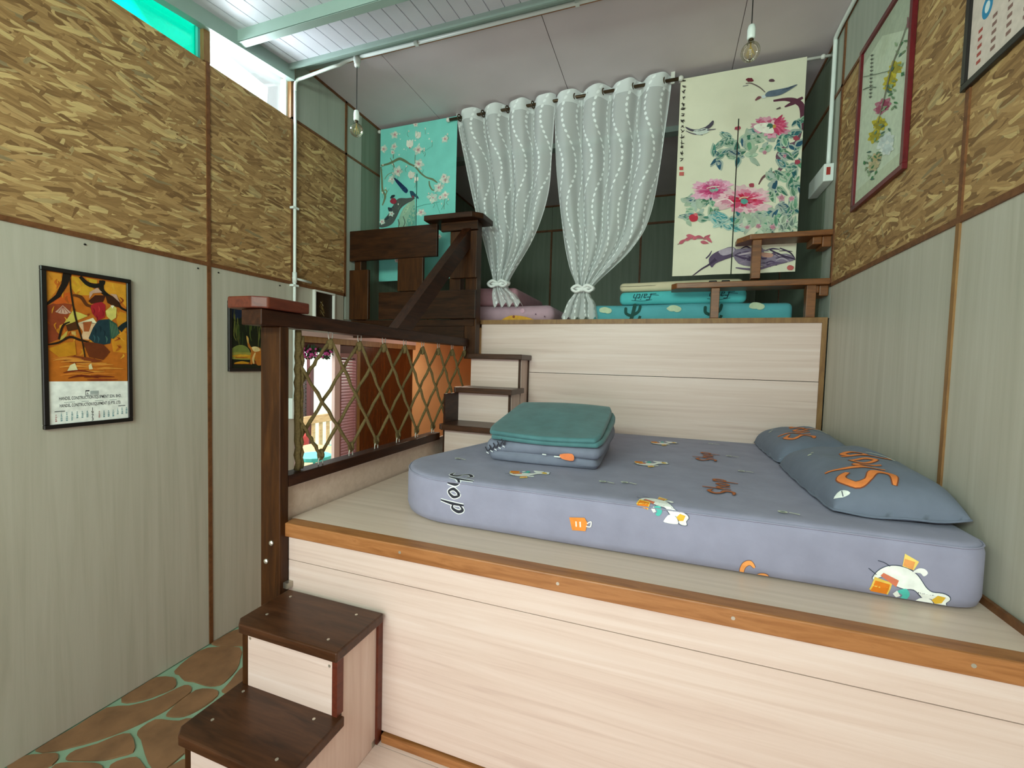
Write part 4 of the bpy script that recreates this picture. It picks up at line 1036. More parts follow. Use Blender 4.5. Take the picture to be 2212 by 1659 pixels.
for q in range(2):
    tag(obj('black_clip', bev(B(0.265 + 0.085 * q, 0.32 + 0.085 * q, 3.50, 3.53, 2.486, 2.513), 0.006), 'black'), ('small black clip', 'second small black clip nearer the shelf post')[q] + ' lying on the lower shelf', 'clip', 'clips on the lower shelf')

# ------------------------------------------------------------------ curtains
def lerp_tab(tab, z):
    for (z0, a), (z1, b) in zip(tab, tab[1:]):
        if z <= z0 and z >= z1:
            f = (z0 - z) / (z0 - z1); return a + (b - a) * f
    return tab[-1][1] if z < tab[-1][0] else tab[0][1]
def smooth_tab(tab):
    c = catmull([(a, b, 0) for a, b in tab], 8); return [(p.x, p.y) for p in c]
CY, RODZ = 3.60, 4.045
def voile(label, left, right, ztie, zbot, folds, ph, rings):
    t = thing('sheer_curtain', label, 'curtain', (0.5 * (left[-1][1] + right[-1][1]), CY, zbot), 'sheer curtains on the loft rod')
    L_, R_ = smooth_tab(left), smooth_tab(right)
    ztop = 4.095; NU, NV = 120, 70
    me_bm = bmesh.new(); uvl = me_bm.loops.layers.uv.new('UVMap'); vs = []
    for j in range(NV + 1):
        v = j / NV; z = ztop + (zbot - ztop) * v
        row = []
        for i in range(NU + 1):
            u = i / NU
            x0, x1 = lerp_tab(L_, z), lerp_tab(R_, z)
            tight = max(0.0, min(1.0, (z - ztie) / (4.0 - ztie))) if z > ztie else min(1.0, (ztie - z) / 0.25)
            amp = 0.016 + 0.040 * tight ** 0.6
            a = 2 * math.pi * folds * u + ph
            sn = math.sin(a); y = CY + amp * (1.15 * sn - 0.25 * sn ** 3) + 0.009 * math.sin(2.7 * a + 3 * z) * (1 - 0.6 * tight)
            x = x0 + (x1 - x0) * u + 0.016 * math.cos(a) * (0.3 + tight)
            zz = z + (0.012 * math.sin(a + 0.9) if v < 0.02 else 0) - (0.02 * math.sin(3 * a) if v > 0.98 else 0)
            row.append(me_bm.verts.new((x, y, zz)))
        vs.append(row)
    for j in range(NV):
        for i in range(NU):
            f = me_bm.faces.new((vs[j][i], vs[j][i + 1], vs[j + 1][i + 1], vs[j + 1][i]))
            for lo_, (a, b) in zip(f.loops, ((i, j), (i + 1, j), (i + 1, j + 1), (i, j + 1))): lo_[uvl].uv = (a / NU, b / NV)
    obj('panel', me_bm, 'voile', t, True, False)
    cx = 0.5 * (lerp_tab(L_, ztie) + lerp_tab(R_, ztie)); hw = 0.5 * (lerp_tab(R_, ztie) - lerp_tab(L_, ztie)) + 0.012
    bm = bmesh.new()
    tube(bm, [(cx + hw * math.cos(a * 0.3491), CY - 0.004 + (0.04 + 0.012 * (a % 2)) * math.sin(a * 0.3491), ztie + 0.012 * math.sin(a * 1.3)) for a in range(18)], 0.019, 8, True)
    obj('tie', bm, 'white_net', t, True)
    bm = bmesh.new()
    for s in (-1, 1):
        tube(bm, catmull([(cx, CY - 0.055, ztie), (cx + s * 0.04, CY - 0.075, ztie + 0.02), (cx + s * 0.085, CY - 0.065, ztie - 0.005), (cx + s * 0.05, CY - 0.06, ztie - 0.028), (cx, CY - 0.055, ztie - 0.004)], 5), 0.012, 6)
    obj('bow', bm, 'white_net', t, True)
    for k in range(rings):
        x = lerp_tab(L_, RODZ) + (lerp_tab(R_, RODZ) - lerp_tab(L_, RODZ)) * (k + 0.5) / rings
        bm = bmesh.new(); tube(bm, [(x + 0.006 * math.cos(a * 0.4488), CY + 0.026 * math.cos(a * 0.4488), RODZ + 0.026 * math.sin(a * 0.4488)) for a in range(14)], 0.0055, 6, True)
        obj('grommet', bm, 'bronze', t, True)
    return t
voile('white dotted sheer curtain tied in the middle beside the teal curtain', [(4.12, -1.905), (3.84, -1.84), (3.28, -1.69), (2.90, -1.57), (2.57, -1.475), (2.47, -1.485), (2.37, -1.475)],
      [(4.12, -0.975), (3.63, -0.99), (3.29, -1.01), (2.95, -1.12), (2.57, -1.335), (2.47, -1.27), (2.37, -1.20)], 2.56, 2.375, 4, 0.4, 8)
voile('white dotted sheer curtain tied low beside the peony curtain', [(4.12, -0.965), (3.55, -0.938), (2.975, -0.86), (2.70, -0.80), (2.50, -0.73), (2.38, -0.80), (2.245, -0.84)],
      [(4.12, -0.04), (3.75, -0.075), (3.10, -0.155), (2.80, -0.30), (2.50, -0.60), (2.38, -0.57), (2.245, -0.55)], 2.495, 2.245, 4, 1.9, 8)
rd = thing('curtain_rod', 'bronze curtain rod with white ceiling brackets holding the sheer curtains', 'curtain rod', (-0.95, CY, RODZ))
bm = bmesh.new(); tube(bm, [(-1.93, CY, RODZ), (0.0, CY, RODZ)], 0.0125, 10); obj('rod', bm, 'bronze', rd, True)
for x in (-1.80, -0.045):
    bm = B(x - 0.014, x + 0.014, CY + 0.008, CY + 0.02, RODZ - 0.02, ZC); obj('bracket', bm, 'white_metal', rd)
for x in (-1.945, 0.012):
    bm = bmesh.new(); bmesh.ops.create_uvsphere(bm, u_segments=10, v_segments=8, radius=0.02, matrix=Matrix.Translation((x, CY, RODZ))); obj('finial', bm, 'white_metal', rd, True)

# printed split curtains
NY = 3.625
def noren(label, mat, x0, x1, z0, z1, split_z, art, ascale, rod):
    t = thing('split_curtain', label, 'curtain', ((x0 + x1) / 2, NY, z0), 'printed split curtains in the loft')
    xm = (x0 + x1) / 2
    wv = lambda x, z: 0.005 * math.sin(14 * x) * min(1, (z1 - z) * 1.5 + 0.2)
    def cl(a, b, zb, zt, name):
        bm = bmesh.new(); nx, nz = 14, 24
        for off in (0.0, 0.003):
            vs = [[bm.verts.new((a + (b - a) * i / nx, NY + wv(a + (b - a) * i / nx, zb + (zt - zb) * j / nz) + off, zb + (zt - zb) * j / nz)) for j in range(nz + 1)] for i in range(nx + 1)]
            for i in range(nx):
                for j in range(nz): bm.faces.new((vs[i][j], vs[i + 1][j], vs[i + 1][j + 1], vs[i][j + 1]))
        return obj(name, bm, mat, t, True)
    cl(x0, x1, split_z, z1, 'heading')
    cl(x0, xm - 0.004, z0, split_z, 'panel'); cl(xm + 0.004, x1, z0, split_z, 'panel')
    def fn(u, v, h):
        x = x0 + (x1 - x0) * u; z = z1 - (z1 - z0) * v * ascale
        return (x, NY + wv(x, z) - h, z)
    # drop pieces of the drawing that would bridge the slit below the heading
    vs_ = (z1 - split_z) / (z1 - z0) / ascale
    def cut(tris):
        out = []
        for t3 in tris:
            us = [p[0] for p in t3]
            if min(us) > 0.505 or max(us) < 0.495 or min(p[1] for p in t3) < vs_ - 0.02: out.append(t3); continue
            for nx, d in ((1, 0.4955), (-1, -0.5045)):
                q = clip_poly(list(t3), nx, 0, d)
                for i in range(1, len(q) - 1): out.append([q[0], q[i], q[i + 1]])
        return out
    art.build('print', 'fabric_print', t, fn, lift=0.0012, step=6e-6, clip=True, maxedge=0.06, cut=cut, vmax=1 / ascale)
    slit = [((xm - x0) / (x1 - x0), 0)]
    bm = B(xm - 0.0028, xm + 0.0028, NY - 0.0075 - 0.006, NY - 0.0005, z0 + 0.002, split_z); obj('slit_shadow', bm, 'black', t) if False else bm.free()
    bm = bmesh.new(); tube(bm, [(rod[0], NY + 0.012, z1 - 0.012), (rod[1], NY + 0.012, z1 - 0.012)], 0.010, 8); obj('rod', bm, 'white_metal', t, True)
    for x in rod[2:]:
        bm = bmesh.new(); bmesh.ops.create_uvsphere(bm, u_segments=8, v_segments=6, radius=0.017, matrix=Matrix.Translation((x, NY + 0.012, z1 - 0.012))); obj('finial', bm, 'white_metal', t, True)
    return t

# magnolia branches and a blue long-tailed bird on teal
A = Art([(115, 180), (1235, 35), (1225, 1500), (110, 1610)], 3)
BR = '#6f7a5c'
A.rib(BR, [(125, 700), (220, 680), (300, 650), (400, 610), (480, 640), (560, 690), (640, 730), (720, 820), (800, 880), (890, 910), (960, 960)], [26, 30, 34, 40, 36, 28, 24, 24, 22, 30, 14], 0.1)
A.rib(BR, [(125, 720), (140, 900), (150, 1050), (190, 1150), (150, 1280)], [20, 26, 30, 34, 14]); A.rib('#8a8a5a', [(130, 1070), (210, 1060), (190, 1160)], [10, 18, 8])
A.rib(BR, [(260, 590), (310, 680), (340, 770), (380, 830)], [8, 14, 10, 6]); A.rib(BR, [(310, 600), (310, 500), (320, 400)], [12, 9, 5]); A.rib(BR, [(640, 730), (640, 560), (680, 480)], [10, 8, 5])
A.rib(BR, [(840, 930), (850, 1000), (890, 1060), (940, 1060)], [16, 22, 18, 8]); A.rib('#4f9a8c', [(660, 1310), (780, 1270), (900, 1250), (1000, 1230)], [10, 8, 8, 6]); A.rib('#4f9a8c', [(680, 520), (780, 500), (860, 450)], [6, 5, 3])
A.rib(BR, [(1065, 1340), (1065, 1260), (1080, 1180)], [6, 8, 5]); A.rib('#5aa292', [(950, 1240), (980, 1330), (1010, 1400)], 6); A.rib('#7d8a68', [(180, 900), (230, 830), (300, 800)], [8, 10, 5])
A.poly('#4c5450', [(160, 1500), (260, 1380), (330, 1250), (400, 1180), (520, 1180), (640, 1170), (600, 1220), (520, 1260), (430, 1330), (380, 1430), (300, 1550), (180, 1600), (115, 1600), (120, 1540)], True, 0.05)
A.poly('#2e3b40', [(230, 1310), (290, 1310), (330, 1260), (300, 1400), (240, 1480), (180, 1490), (250, 1400)]); A.poly('#8fb39a', [(470, 1330), (600, 1220), (640, 1230), (640, 1590), (420, 1600), (400, 1500)], True, 0.05); A.poly('#5fa090', [(560, 1420), (640, 1280), (642, 1590), (520, 1600)])
A.poly('#a9c4a4', [(470, 1380), (530, 1270), (580, 1240), (540, 1350), (480, 1420)]); A.rib('#4a5a52', [(390, 1480), (410, 1540), (400, 1600)], [10, 16, 10]); A.rib('#4a5a52', [(470, 1440), (500, 1530), (470, 1600)], [8, 14, 8])
W = ['#b9cfc2', '#dcdacc', '#cfb4ac']
for x, y, r in ((330, 260, 75), (320, 430, 62), (300, 510, 45), (165, 460, 75), (680, 490, 85), (690, 690, 90), (380, 790, 95), (290, 900, 80), (1065, 350, 75), (1075, 920, 95), (980, 1030, 95), (900, 1170, 95), (1080, 1140, 75), (735, 1380, 80), (590, 850, 70), (640, 130, 50), (150, 1520, 60), (290, 1400, 50), (660, 910, 45), (1010, 1170, 50), (1060, 880, 60), (900, 1640, 60), (1000, 1720, 50), (420, 1790, 60), (700, 1760, 50), (1120, 1600, 60), (250, 1880, 50), (540, 2010, 55), (380, 2080, 50), (880, 1950, 50)):
    A.flower(x, y, r * 0.92, W, 5, centre='#b9808a')
for x, y, l in ((560, 460, 120), (678, 330, 100), (585, 900, 100), (660, 940, 70)):
    for d in (-0.35, 0.0, 0.35): A.leaf('#e0ddd0', x, y, -1.57 + d, l, l * 0.55, 0.08)
    A.disc('#b06a70', x, y, 10)
for k in range(26):
    x, y = A.r.uniform(130, 1150), A.r.uniform(250, 1350); A.rib('#6a8a72', [(x, y), (x + A.r.uniform(-40, 40), y - 40), (x + A.r.uniform(-60, 60), y - 80)], [5, 4, 2])
    A.disc('#d6d4c4', x, y - 82, 9, 14, wob=0.2)
for k in range(16): A.disc('#cfe4da', A.r.uniform(380, 900), A.r.uniform(200, 560), A.r.uniform(6, 14), wob=0.3)
A.poly('#172c50', [(320, 880), (390, 920), (470, 990), (540, 1060), (520, 1110), (470, 1080), (410, 1010), (360, 950)]); A.poly('#1f4a6a', [(440, 1000), (540, 1060), (520, 1105), (460, 1070)])
A.poly('#24485a', [(570, 1080), (620, 1085), (640, 1110), (690, 1160), (690, 1190), (640, 1160), (600, 1170), (580, 1130)]); A.poly('#7a3a44', [(600, 1150), (635, 1150), (620, 1190)]); A.disc('#933040', 318, 1220, 48, 44, wob=0.1); A.poly('#26343a', [(270, 1180), (290, 1135), (340, 1130), (330, 1160)])
noren('teal split curtain with white magnolias and a blue bird', 'noren_teal', -2.685, -1.865, 2.635, 4.08, 3.62, A, 0.643, (-2.722, -1.86, -2.705))

# peonies, leaves, birds and calligraphy on cream
A = Art([(140, 235), (1040, 60), (960, 1615), (95, 1650)], 8)
GR = ['#3f7466', '#2f6a72', '#5a8a6a', '#274f66', '#6f9a7c', '#3a6f5a']
def leaves(x0, y0, x1, y1, n, ln=70, cols=GR, a0=None):
    for _ in range(n):
        a = A.r.uniform(0, 6.28) if a0 is None else a0 + A.r.uniform(-0.7, 0.7)
        l = ln * A.r.uniform(0.6, 1.2)
        c_ = A.r.choice(cols); x_, y_ = A.r.uniform(x0, x1), A.r.uniform(y0, y1); w_ = l * A.r.uniform(0.35, 0.6)
        hx = lin(c_); pale = tuple(0.45 * q + 0.55 * p for q, p in zip(hx, (0.62, 0.66, 0.52)))
        A.leaf(pale, x_ - 0.1 * l * math.cos(a), y_ - 0.1 * l * math.sin(a), a, l * 1.2, w_ * 1.25, 0.12)
        A.leaf(c_, x_, y_, a + 0.12, l * 0.98, w_ * 0.78, 0.3); A.rib('#24454a', [(x_, y_), (x_ + 0.9 * l * math.cos(a), y_ + 0.9 * l * math.sin(a))], [3, 1.5])
A.rib('#5c3040', [(800, 385), (880, 375), (950, 385), (1000, 420), (1010, 500), (1000, 600)], [14, 22, 40, 46, 40, 24]); A.rib('#5c3040', [(880, 430), (940, 400), (1010, 360)], [8, 30, 16]); A.rib('#6a4a58', [(1000, 600), (960, 690), (880, 720), (840, 790), (860, 860), (830, 900)], [16, 26, 30, 44, 36, 14]); A.rib('#6a4a4a', [(700, 990), (740, 930), (830, 900), (960, 910)], [8, 18, 14, 8])
leaves(420, 640, 560, 700, 9, 90, a0=2.9); leaves(560, 650, 720, 690, 8, 90); leaves(360, 770, 420, 840, 5, 90); leaves(430, 770, 640, 800, 14, 80); leaves(690, 600, 1000, 720, 26, 80); leaves(860, 720, 990, 1000, 26, 75); leaves(740, 890, 880, 960, 10, 80); leaves(760, 1000, 980, 1080, 14, 85)
leaves(150, 1090, 380, 1160, 14, 75); leaves(180, 1150, 420, 1260, 16, 70); leaves(420, 1230, 530, 1320, 12, 100, ['#2f7a80', '#3a8a90', '#5aa0a0']); leaves(560, 1180, 960, 1260, 44, 85); leaves(560, 1260, 960, 1330, 34, 70, ['#8fa890', '#a8b8a0', '#7a8a80', '#b098a0', '#5a8a70']); leaves(900, 1130, 970, 1200, 8, 70); leaves(960, 520, 1010, 560, 5, 60)
def peony(x, y, r, cols, sq):
    for k, c in enumerate(cols):
        n = 13 - 2 * k; rr = r * (1 - 0.2 * k)
        for i in range(n):
            a = 6.283 * i / n + A.r.uniform(-0.2, 0.2); l = rr * A.r.uniform(0.78, 1.12)
            A.poly(c, [(x + l * math.cos(a + d) * q, y + l * sq * math.sin(a + d) * q) for d, q in ((0, 0.1), (-0.28, 0.7), (-0.16, 0.98), (0.0, 0.9), (0.16, 1.0), (0.28, 0.7))], True, 0.12)
peony(780, 575, 145, ['#cf93a4', '#c25a78', '#d8b0b4', '#e3ddd0'], 0.55)

for q in range(9): A.leaf(('#b83a5c', '#c85a78')[q % 2], 800, 570, -0.9 + 0.24 * q, 105 - 3 * q, 30, 0.15)
A.poly('#e6e2d2', [(660, 570), (740, 545), (800, 590), (790, 625), (700, 610)]); A.disc('#3f6a58', 775, 570, 24, 20); A.disc('#c08a4a', 805, 572, 14)
peony(370, 1035, 160, ['#d9a4b8', '#d07a9a', '#c04a78', '#b83468'], 0.52); A.disc('#7ab0a0', 380, 1035, 30, 20, wob=0.2); A.rib('#e8c8c0', [(330, 1025), (370, 1012), (420, 1012)], 7)
peony(600, 1105, 215, ['#dfb8bc', '#d98aa0', '#cc4a6c', '#b8203e', '#a81c34'], 0.5); A.rib('#e0c0a0', [(560, 1100), (590, 1085), (640, 1088)], 8); A.disc('#5a9a90', 598, 1112, 28, 20, wob=0.2); A.rib('#f0d8d4', [(400, 1120), (470, 1100), (520, 1130)], 8); A.rib('#e8c4c8', [(560, 1160), (660, 1170), (740, 1130)], 8)
A.disc('#b83040', 240, 1235, 32, 26, wob=0.1); A.disc('#d06a70', 255, 1212, 16, 12)
for x, y in ((650, 1000), (545, 590), (960, 660), (970, 830)): A.disc('#a04050', x, y, 22, 16, wob=0.3)
for x, y, r, in ((860, 1090, 30), (930, 1095, 26), (700, 1290, 24), (800, 1300, 26), (620, 1300, 20), (880, 790, 18), (740, 760, 20)): A.flower(x, y, r, ['#c8a0a8', '#b87888'], 5)
A.poly('#5d6a7a', [(740, 355), (760, 320), (830, 305), (900, 290), (968, 268), (940, 292), (860, 340), (800, 355)]); A.poly('#3a4350', [(860, 310), (968, 268), (900, 305)]); A.disc('#c8d0d0', 730, 358, 16, 12); A.rib('#7a4a50', [(670, 385), (695, 365), (712, 362)], [8, 22, 8]); A.disc('#6a2430', 630, 238, 26, 14, wob=0.2); A.disc('#5a4048', 785, 238, 22, 10, wob=0.3); A.rib('#6a5a58', [(600, 265), (640, 262), (700, 290), (740, 325)], [4, 7, 8, 5]); A.rib('#5a4a48', [(820, 448), (850, 438)], [6, 14]); A.rib('#8a8a88', [(580, 285), (620, 275)], 5)
A.poly('#4a4450', [(175, 580), (240, 600), (320, 580), (370, 535), (372, 565), (330, 600), (250, 615), (200, 605)]); A.poly('#c8cec4', [(230, 610), (320, 590), (340, 620), (270, 640)]); A.rib('#5a5460', [(180, 610), (230, 630), (300, 640)], [4, 8, 3]); A.rib('#5a5460', [(330, 605), (390, 598)], [10, 4])
A.poly('#55465e', [(350, 1530), (400, 1480), (520, 1440), (540, 1500), (470, 1530), (400, 1560), (370, 1590)], True); A.poly('#7d7082', [(520, 1470), (620, 1450), (720, 1440), (760, 1500), (900, 1490), (960, 1530), (860, 1560), (700, 1580), (560, 1560)], True, 0.1)
for q in range(26):
    x, y = A.r.uniform(530, 860), A.r.uniform(1455, 1575); A.rib(A.r.choice(['#4a3a54', '#3f3048', '#b0a4ae', '#5c4c66', '#8a7a8c']), [(x, y), (x + 45, y - 8 + A.r.uniform(-10, 10)), (x + 95, y + A.r.uniform(-6, 14))], [3, A.r.uniform(7, 16), 3])
A.rib('#4a3a54', [(530, 1500), (640, 1530), (760, 1520)], [8, 22, 8]); A.poly('#a89aa8', [(420, 1470), (520, 1445), (525, 1480), (450, 1505)]); A.poly('#c09080', [(720, 1480), (800, 1490), (790, 1515), (730, 1510)]); A.rib('#3f3048', [(235, 1650), (300, 1600), (350, 1570), (400, 1530)], [6, 10, 12, 26]); A.rib('#3f3048', [(780, 1460), (860, 1500), (960, 1530)], [10, 12, 10]); A.rib('#6a5a70', [(540, 1590), (680, 1600), (800, 1570), (900, 1550)], [8, 18, 14, 6]); A.rib('#3f3048', [(850, 1450), (920, 1480), (955, 1520)], [8, 10, 6]); A.rib('#b8a8b0', [(560, 1500), (660, 1480), (720, 1500)], [6, 16, 6]); A.rib('#4a3a54', [(330, 1525), (355, 1500), (370, 1470)], [8, 10, 3])
for x, y, a in ((190, 1360, 0.1), (230, 1385, -0.3), (260, 1365, 0.3), (310, 1390, -0.6), (330, 1370, 0.8), (140, 1420, -0.6), (180, 1395, -0.4), (290, 1405, 0.2)): A.leaf('#c0606e', x, y, a, 60, 24, 0.2)
A.rib('#9a7a70', [(130, 1425), (220, 1385), (330, 1385)], 5)
yy = 250
while yy < 850:
    w = A.r.uniform(10, 17)
    for _ in range(A.r.randint(2, 4)):
        x, y = 163 - (yy - 250) * 0.02 + A.r.uniform(-4, 4), yy + A.r.uniform(-8, 8); an = A.r.choice((0, 0.1, 1.5, 0.8, -0.7))
        A.rib('#2a2622', [(x - w * math.cos(an), y - w * math.sin(an)), (x, y + 2), (x + w * math.cos(an), y + w * math.sin(an))], [3, 6, 2])
    yy += A.r.uniform(32, 46)
A.poly('#c0504a', [(137, 870), (164, 868), (163, 892), (137, 893)], False); A.poly('#c0605a', [(137, 908), (170, 906), (169, 932), (136, 933)], False); A.disc('#c0605c', 925, 1590, 26, 18, wob=0.1)
noren('cream split curtain with pink peonies, birds and brush calligraphy', 'noren_cream', 0.012, 0.832, 2.578, 4.055, 3.70, A, 1.0, (0.0, 0.985, 0.93))

# ------------------------------------------------------------------ framed pictures
def picture(label, side, y0, y1, z0, z1, frame, fw, art, artmat, paper='paper', name='framed_picture', cat='picture', dep=0.018):
    X = XL if side < 0 else XR; s = 1 if side < 0 else -1
    t = thing(name, label, cat, (X, (y0 + y1) / 2, z0))
    def bx(a, b, yA, yB, zA, zB): return B(min(X + s * a, X + s * b), max(X + s * a, X + s * b), yA, yB, zA, zB)
    for nm, yA, yB, zA, zB in (('frame_rail', y0, y1, z0, z0 + fw), ('frame_rail', y0, y1, z1 - fw, z1), ('frame_stile', y0, y0 + fw, z0 + fw, z1 - fw), ('frame_stile', y1 - fw, y1, z0 + fw, z1 - fw)):
        obj(nm, bev(bx(0.001, dep, yA, yB, zA, zB), 0.002, 1), frame, t)
    ps = obj('print_sheet', bx(0.002, 0.008, y0 + fw, y1 - fw, z0 + fw, z1 - fw), paper, t)
    a, b, c, d = y0 + fw, y1 - fw, z0 + fw, z1 - fw
    if side < 0: fn = lambda u, v, h: (X + 0.008 + h, a + (b - a) * u, d - (d - c) * v)
    else: fn = lambda u, v, h: (X - 0.008 - h, b - (b - a) * u, d - (d - c) * v)
    art.build('print', artmat, ps, fn, lift=0.0004)
    return t

# batik calendar
A = Art([(130, 95), (925, 205), (945, 1500), (170, 1585)], 4); A.sm = False
A.poly('#bd6a20', [(130, 90), (930, 200), (940, 1150), (150, 1168)], False)
A.poly('#d08c2c', [(140, 105), (290, 125), (270, 250), (150, 400)]); A.poly('#8c3f22', [(140, 440), (240, 400), (400, 420), (340, 580), (260, 760), (150, 805)]); A.poly('#c2581e', [(150, 400), (280, 320), (390, 300), (400, 400), (240, 420)])
A.poly('#cf9c2a', [(390, 145), (450, 155), (560, 225), (640, 300), (560, 330), (440, 330), (385, 260)], True, 0.05); A.poly('#c6a02c', [(525, 160), (640, 180), (640, 215), (570, 205)]); A.poly('#d6952a', [(705, 190), (928, 225), (928, 440), (850, 350), (740, 310), (702, 260)]); A.poly('#cc8a24', [(865, 480), (932, 500), (932, 600), (850, 625), (830, 560)]); A.poly('#cf8a24', [(770, 700), (930, 640), (932, 880), (800, 870)])

for q in range(70):
    x, y = A.r.uniform(150, 915), A.r.uniform(130, 900)
    y = max(y, 120 + (x - 130) * 0.14)
    A.rib(A.r.choice(['#c27a20', '#a8521c', '#d8a034', '#8f4018', '#c88a2a', '#b4601e']), [(x, y), (x + A.r.uniform(-35, 35), y + A.r.uniform(10, 35)), (x + A.r.uniform(-30, 30), y + A.r.uniform(35, 80))], [4, A.r.uniform(14, 34), 4], 0.08)
A.poly('#1f1812', [(300, 112), (388, 122), (350, 230), (275, 350), (145, 435), (148, 400), (230, 330), (285, 220)]); A.rib('#1d1a14', [(470, 150), (540, 215), (620, 238), (690, 220), (705, 185)], [30, 40, 44, 40, 30]); A.rib('#1d1a14', [(685, 185), (688, 280), (760, 340), (830, 370), (870, 440), (935, 475)], [50, 46, 34, 26, 22, 18]); A.rib('#1c2a2c', [(860, 660), (900, 620), (940, 600)], [60, 50, 56])
A.poly('#b8651c', [(440, 380), (560, 440), (600, 500), (480, 520), (400, 440)]); A.rib('#5c3014', [(400, 330), (480, 350), (540, 425), (610, 430)], [20, 34, 30, 20])
A.poly('#cdbd58', [(310, 610), (400, 480), (470, 500), (550, 530), (430, 580), (370, 635)], True, 0.05); A.poly('#b9a24a', [(270, 750), (350, 670), (340, 720), (280, 780)]); A.poly('#c9a35a', [(385, 680), (430, 680), (430, 720), (390, 710)])
A.poly('#4c2a12', [(330, 620), (440, 580), (450, 660), (350, 680)]); A.poly('#d3b088', [(445, 600), (600, 545), (640, 610), (560, 760), (480, 750), (500, 680)]); A.poly('#e0d8b0', [(450, 600), (600, 548), (640, 600), (560, 590)]); A.poly('#a4572c', [(500, 590), (590, 580), (560, 680), (510, 680)])
A.poly('#20383f', [(650, 568), (760, 556), (785, 680), (770, 790), (650, 815), (555, 745), (600, 640)], True, 0.05); A.poly('#2e5040', [(755, 556), (830, 600), (862, 690), (800, 745), (770, 740)])
for q in range(5): A.rib('#6c8a6a', [(770 + 16 * q, 580 + 10 * q), (790 + 14 * q, 740 - 8 * q)], 4)
A.poly('#a0242a', [(575, 430), (660, 375), (722, 420), (716, 540), (650, 572), (588, 500)]); A.poly('#442012', [(552, 385), (620, 328), (722, 328), (700, 390), (640, 400), (580, 412)]); A.poly('#3c2010', [(720, 330), (830, 340), (865, 445), (800, 430), (740, 400)]); A.poly('#cfc468', [(722, 480), (790, 420), (832, 450), (826, 540), (780, 572), (735, 530)]); A.poly('#e6e0c8', [(770, 425), (808, 425), (790, 455)])
for pts in ([(225, 495), (300, 430), (385, 500), (330, 515), (270, 510)], [(565, 300), (640, 255), (690, 300), (600, 310), (560, 365)], [(765, 312), (830, 318), (862, 395), (800, 340)]):
    A.poly('#c29c86', pts)
for q in range(4): A.rib('#8a4a3a', [(300, 440), (245 + 38 * q, 505)], 6)

for q in range(16):
    A.rib(A.r.choice(['#e0b050', '#5c2c12', '#d8c070', '#93441c']), [(A.r.uniform(290, 800), A.r.uniform(430, 880)), (A.r.uniform(290, 800), A.r.uniform(430, 880))][:1] * 1 + [(A.r.uniform(300, 780), A.r.uniform(450, 870))], [2, 2]) if False else None
for x, y, c in ((600, 450, '#7a161c'), (650, 430, '#c23a3a'), (690, 470, '#8a1c22'), (630, 520, '#7a161c')): A.rib(c, [(x, y), (x + 12, y + 30), (x + 4, y + 62)], [3, 14, 3])
for x, y in ((610, 640), (660, 620), (700, 660), (640, 720), (720, 720), (600, 710)): A.rib(A.r.choice(['#35565a', '#182c34', '#4a6a60']), [(x, y), (x + 16, y + 28), (x + 10, y + 66)], [3, 16, 3])
for x, y in ((560, 820), (620, 850), (680, 830), (600, 890)): A.rib(A.r.choice(['#8a4a22', '#4a2010']), [(x, y), (x + 30, y + 16), (x + 60, y + 40)], [3, 14, 3])
A.rib('#2c2010', [(370, 170), (385, 330), (430, 560), (490, 760), (525, 960)], [14, 18, 20, 16, 10]); A.rib('#2a1c10', [(150, 812), (260, 790), (370, 735), (470, 762), (560, 782)], [14, 20, 24, 22, 14]); A.rib('#2a1c10', [(262, 760), (300, 630), (370, 590)], [22, 22, 10])
A.poly('#c4841e', [(270, 935), (150, 850), (330, 790), (420, 780), (435, 905)], True, 0.05); A.poly('#6a3216', [(500, 790), (560, 780), (700, 800), (765, 870), (700, 950), (560, 925)]); A.poly('#7c3a1a', [(280, 950), (420, 915), (560, 930), (700, 960), (520, 990), (380, 985)])
for q in range(16):
    y = 950 + 13 * q; x = A.r.uniform(160, 600); A.rib(A.r.choice(['#8c3c1a', '#c8762a', '#742e14', '#b05a20', '#d08a38']), [(x, y), (x + 130, y - 14 + A.r.uniform(-14, 14)), (x + 300, y - 8)], [6, 22, 5], 0.1)
A.poly('#d8d0a0', [(375, 1005), (420, 985), (447, 1050), (345, 1062)]); A.poly('#d8d0a0', [(555, 1005), (580, 985), (597, 1040), (560, 1045)])
A.poly('#eef1ea', [(150, 1168), (940, 1150), (950, 1510), (160, 1595)], False)
U = Free([(0, 0), (1, 0), (1, 1), (0, 1)], [(0, 0), (1, 0), (1, 1), (0, 1)])
def line(s, v, size, u=0.5, col='#23272b', bold=0.012, xs=1.0, align='CENTER'): U.text(s, col, u, v, size, align, bold, xs)
K = 0.50      # paper is twice as tall as wide: letter widths in paper units
line('HANDEL CONSTRUCTION EQUIPMENT SDN. BHD.', 0.841, 0.030, 0.51, bold=0.022, xs=1.16); line('HANDEL CONSTRUCTION EQUIPMENT (S) PTE. LTD.', 0.889, 0.030, 0.51, bold=0.022, xs=1.10)
for u0, u1 in ((0.17, 0.30), (0.38, 0.47), (0.55, 0.66), (0.74, 0.84)): U.rib('#b4bcb6', [(u0, 0.859), ((u0 + u1) / 2, 0.858), (u1, 0.859)], 0.006)
U.poly('#2a2e30', [(0.43, 0.782), (0.482, 0.782), (0.482, 0.79), (0.437, 0.79), (0.437, 0.818), (0.43, 0.818)], False); U.poly('#2a2e30', [(0.43, 0.815), (0.60, 0.815), (0.60, 0.818), (0.43, 0.818)], False); U.poly('#a8b0ac', [(0.49, 0.787), (0.60, 0.787), (0.60, 0.811), (0.49, 0.811)], False); line('h', 0.812, 0.022, 0.458, bold=0.02, xs=1.8)
for q, d in enumerate('1973'): line(d, 0.925 + 0.0235 * q, 0.030, 0.515, bold=0.02, xs=1.9)
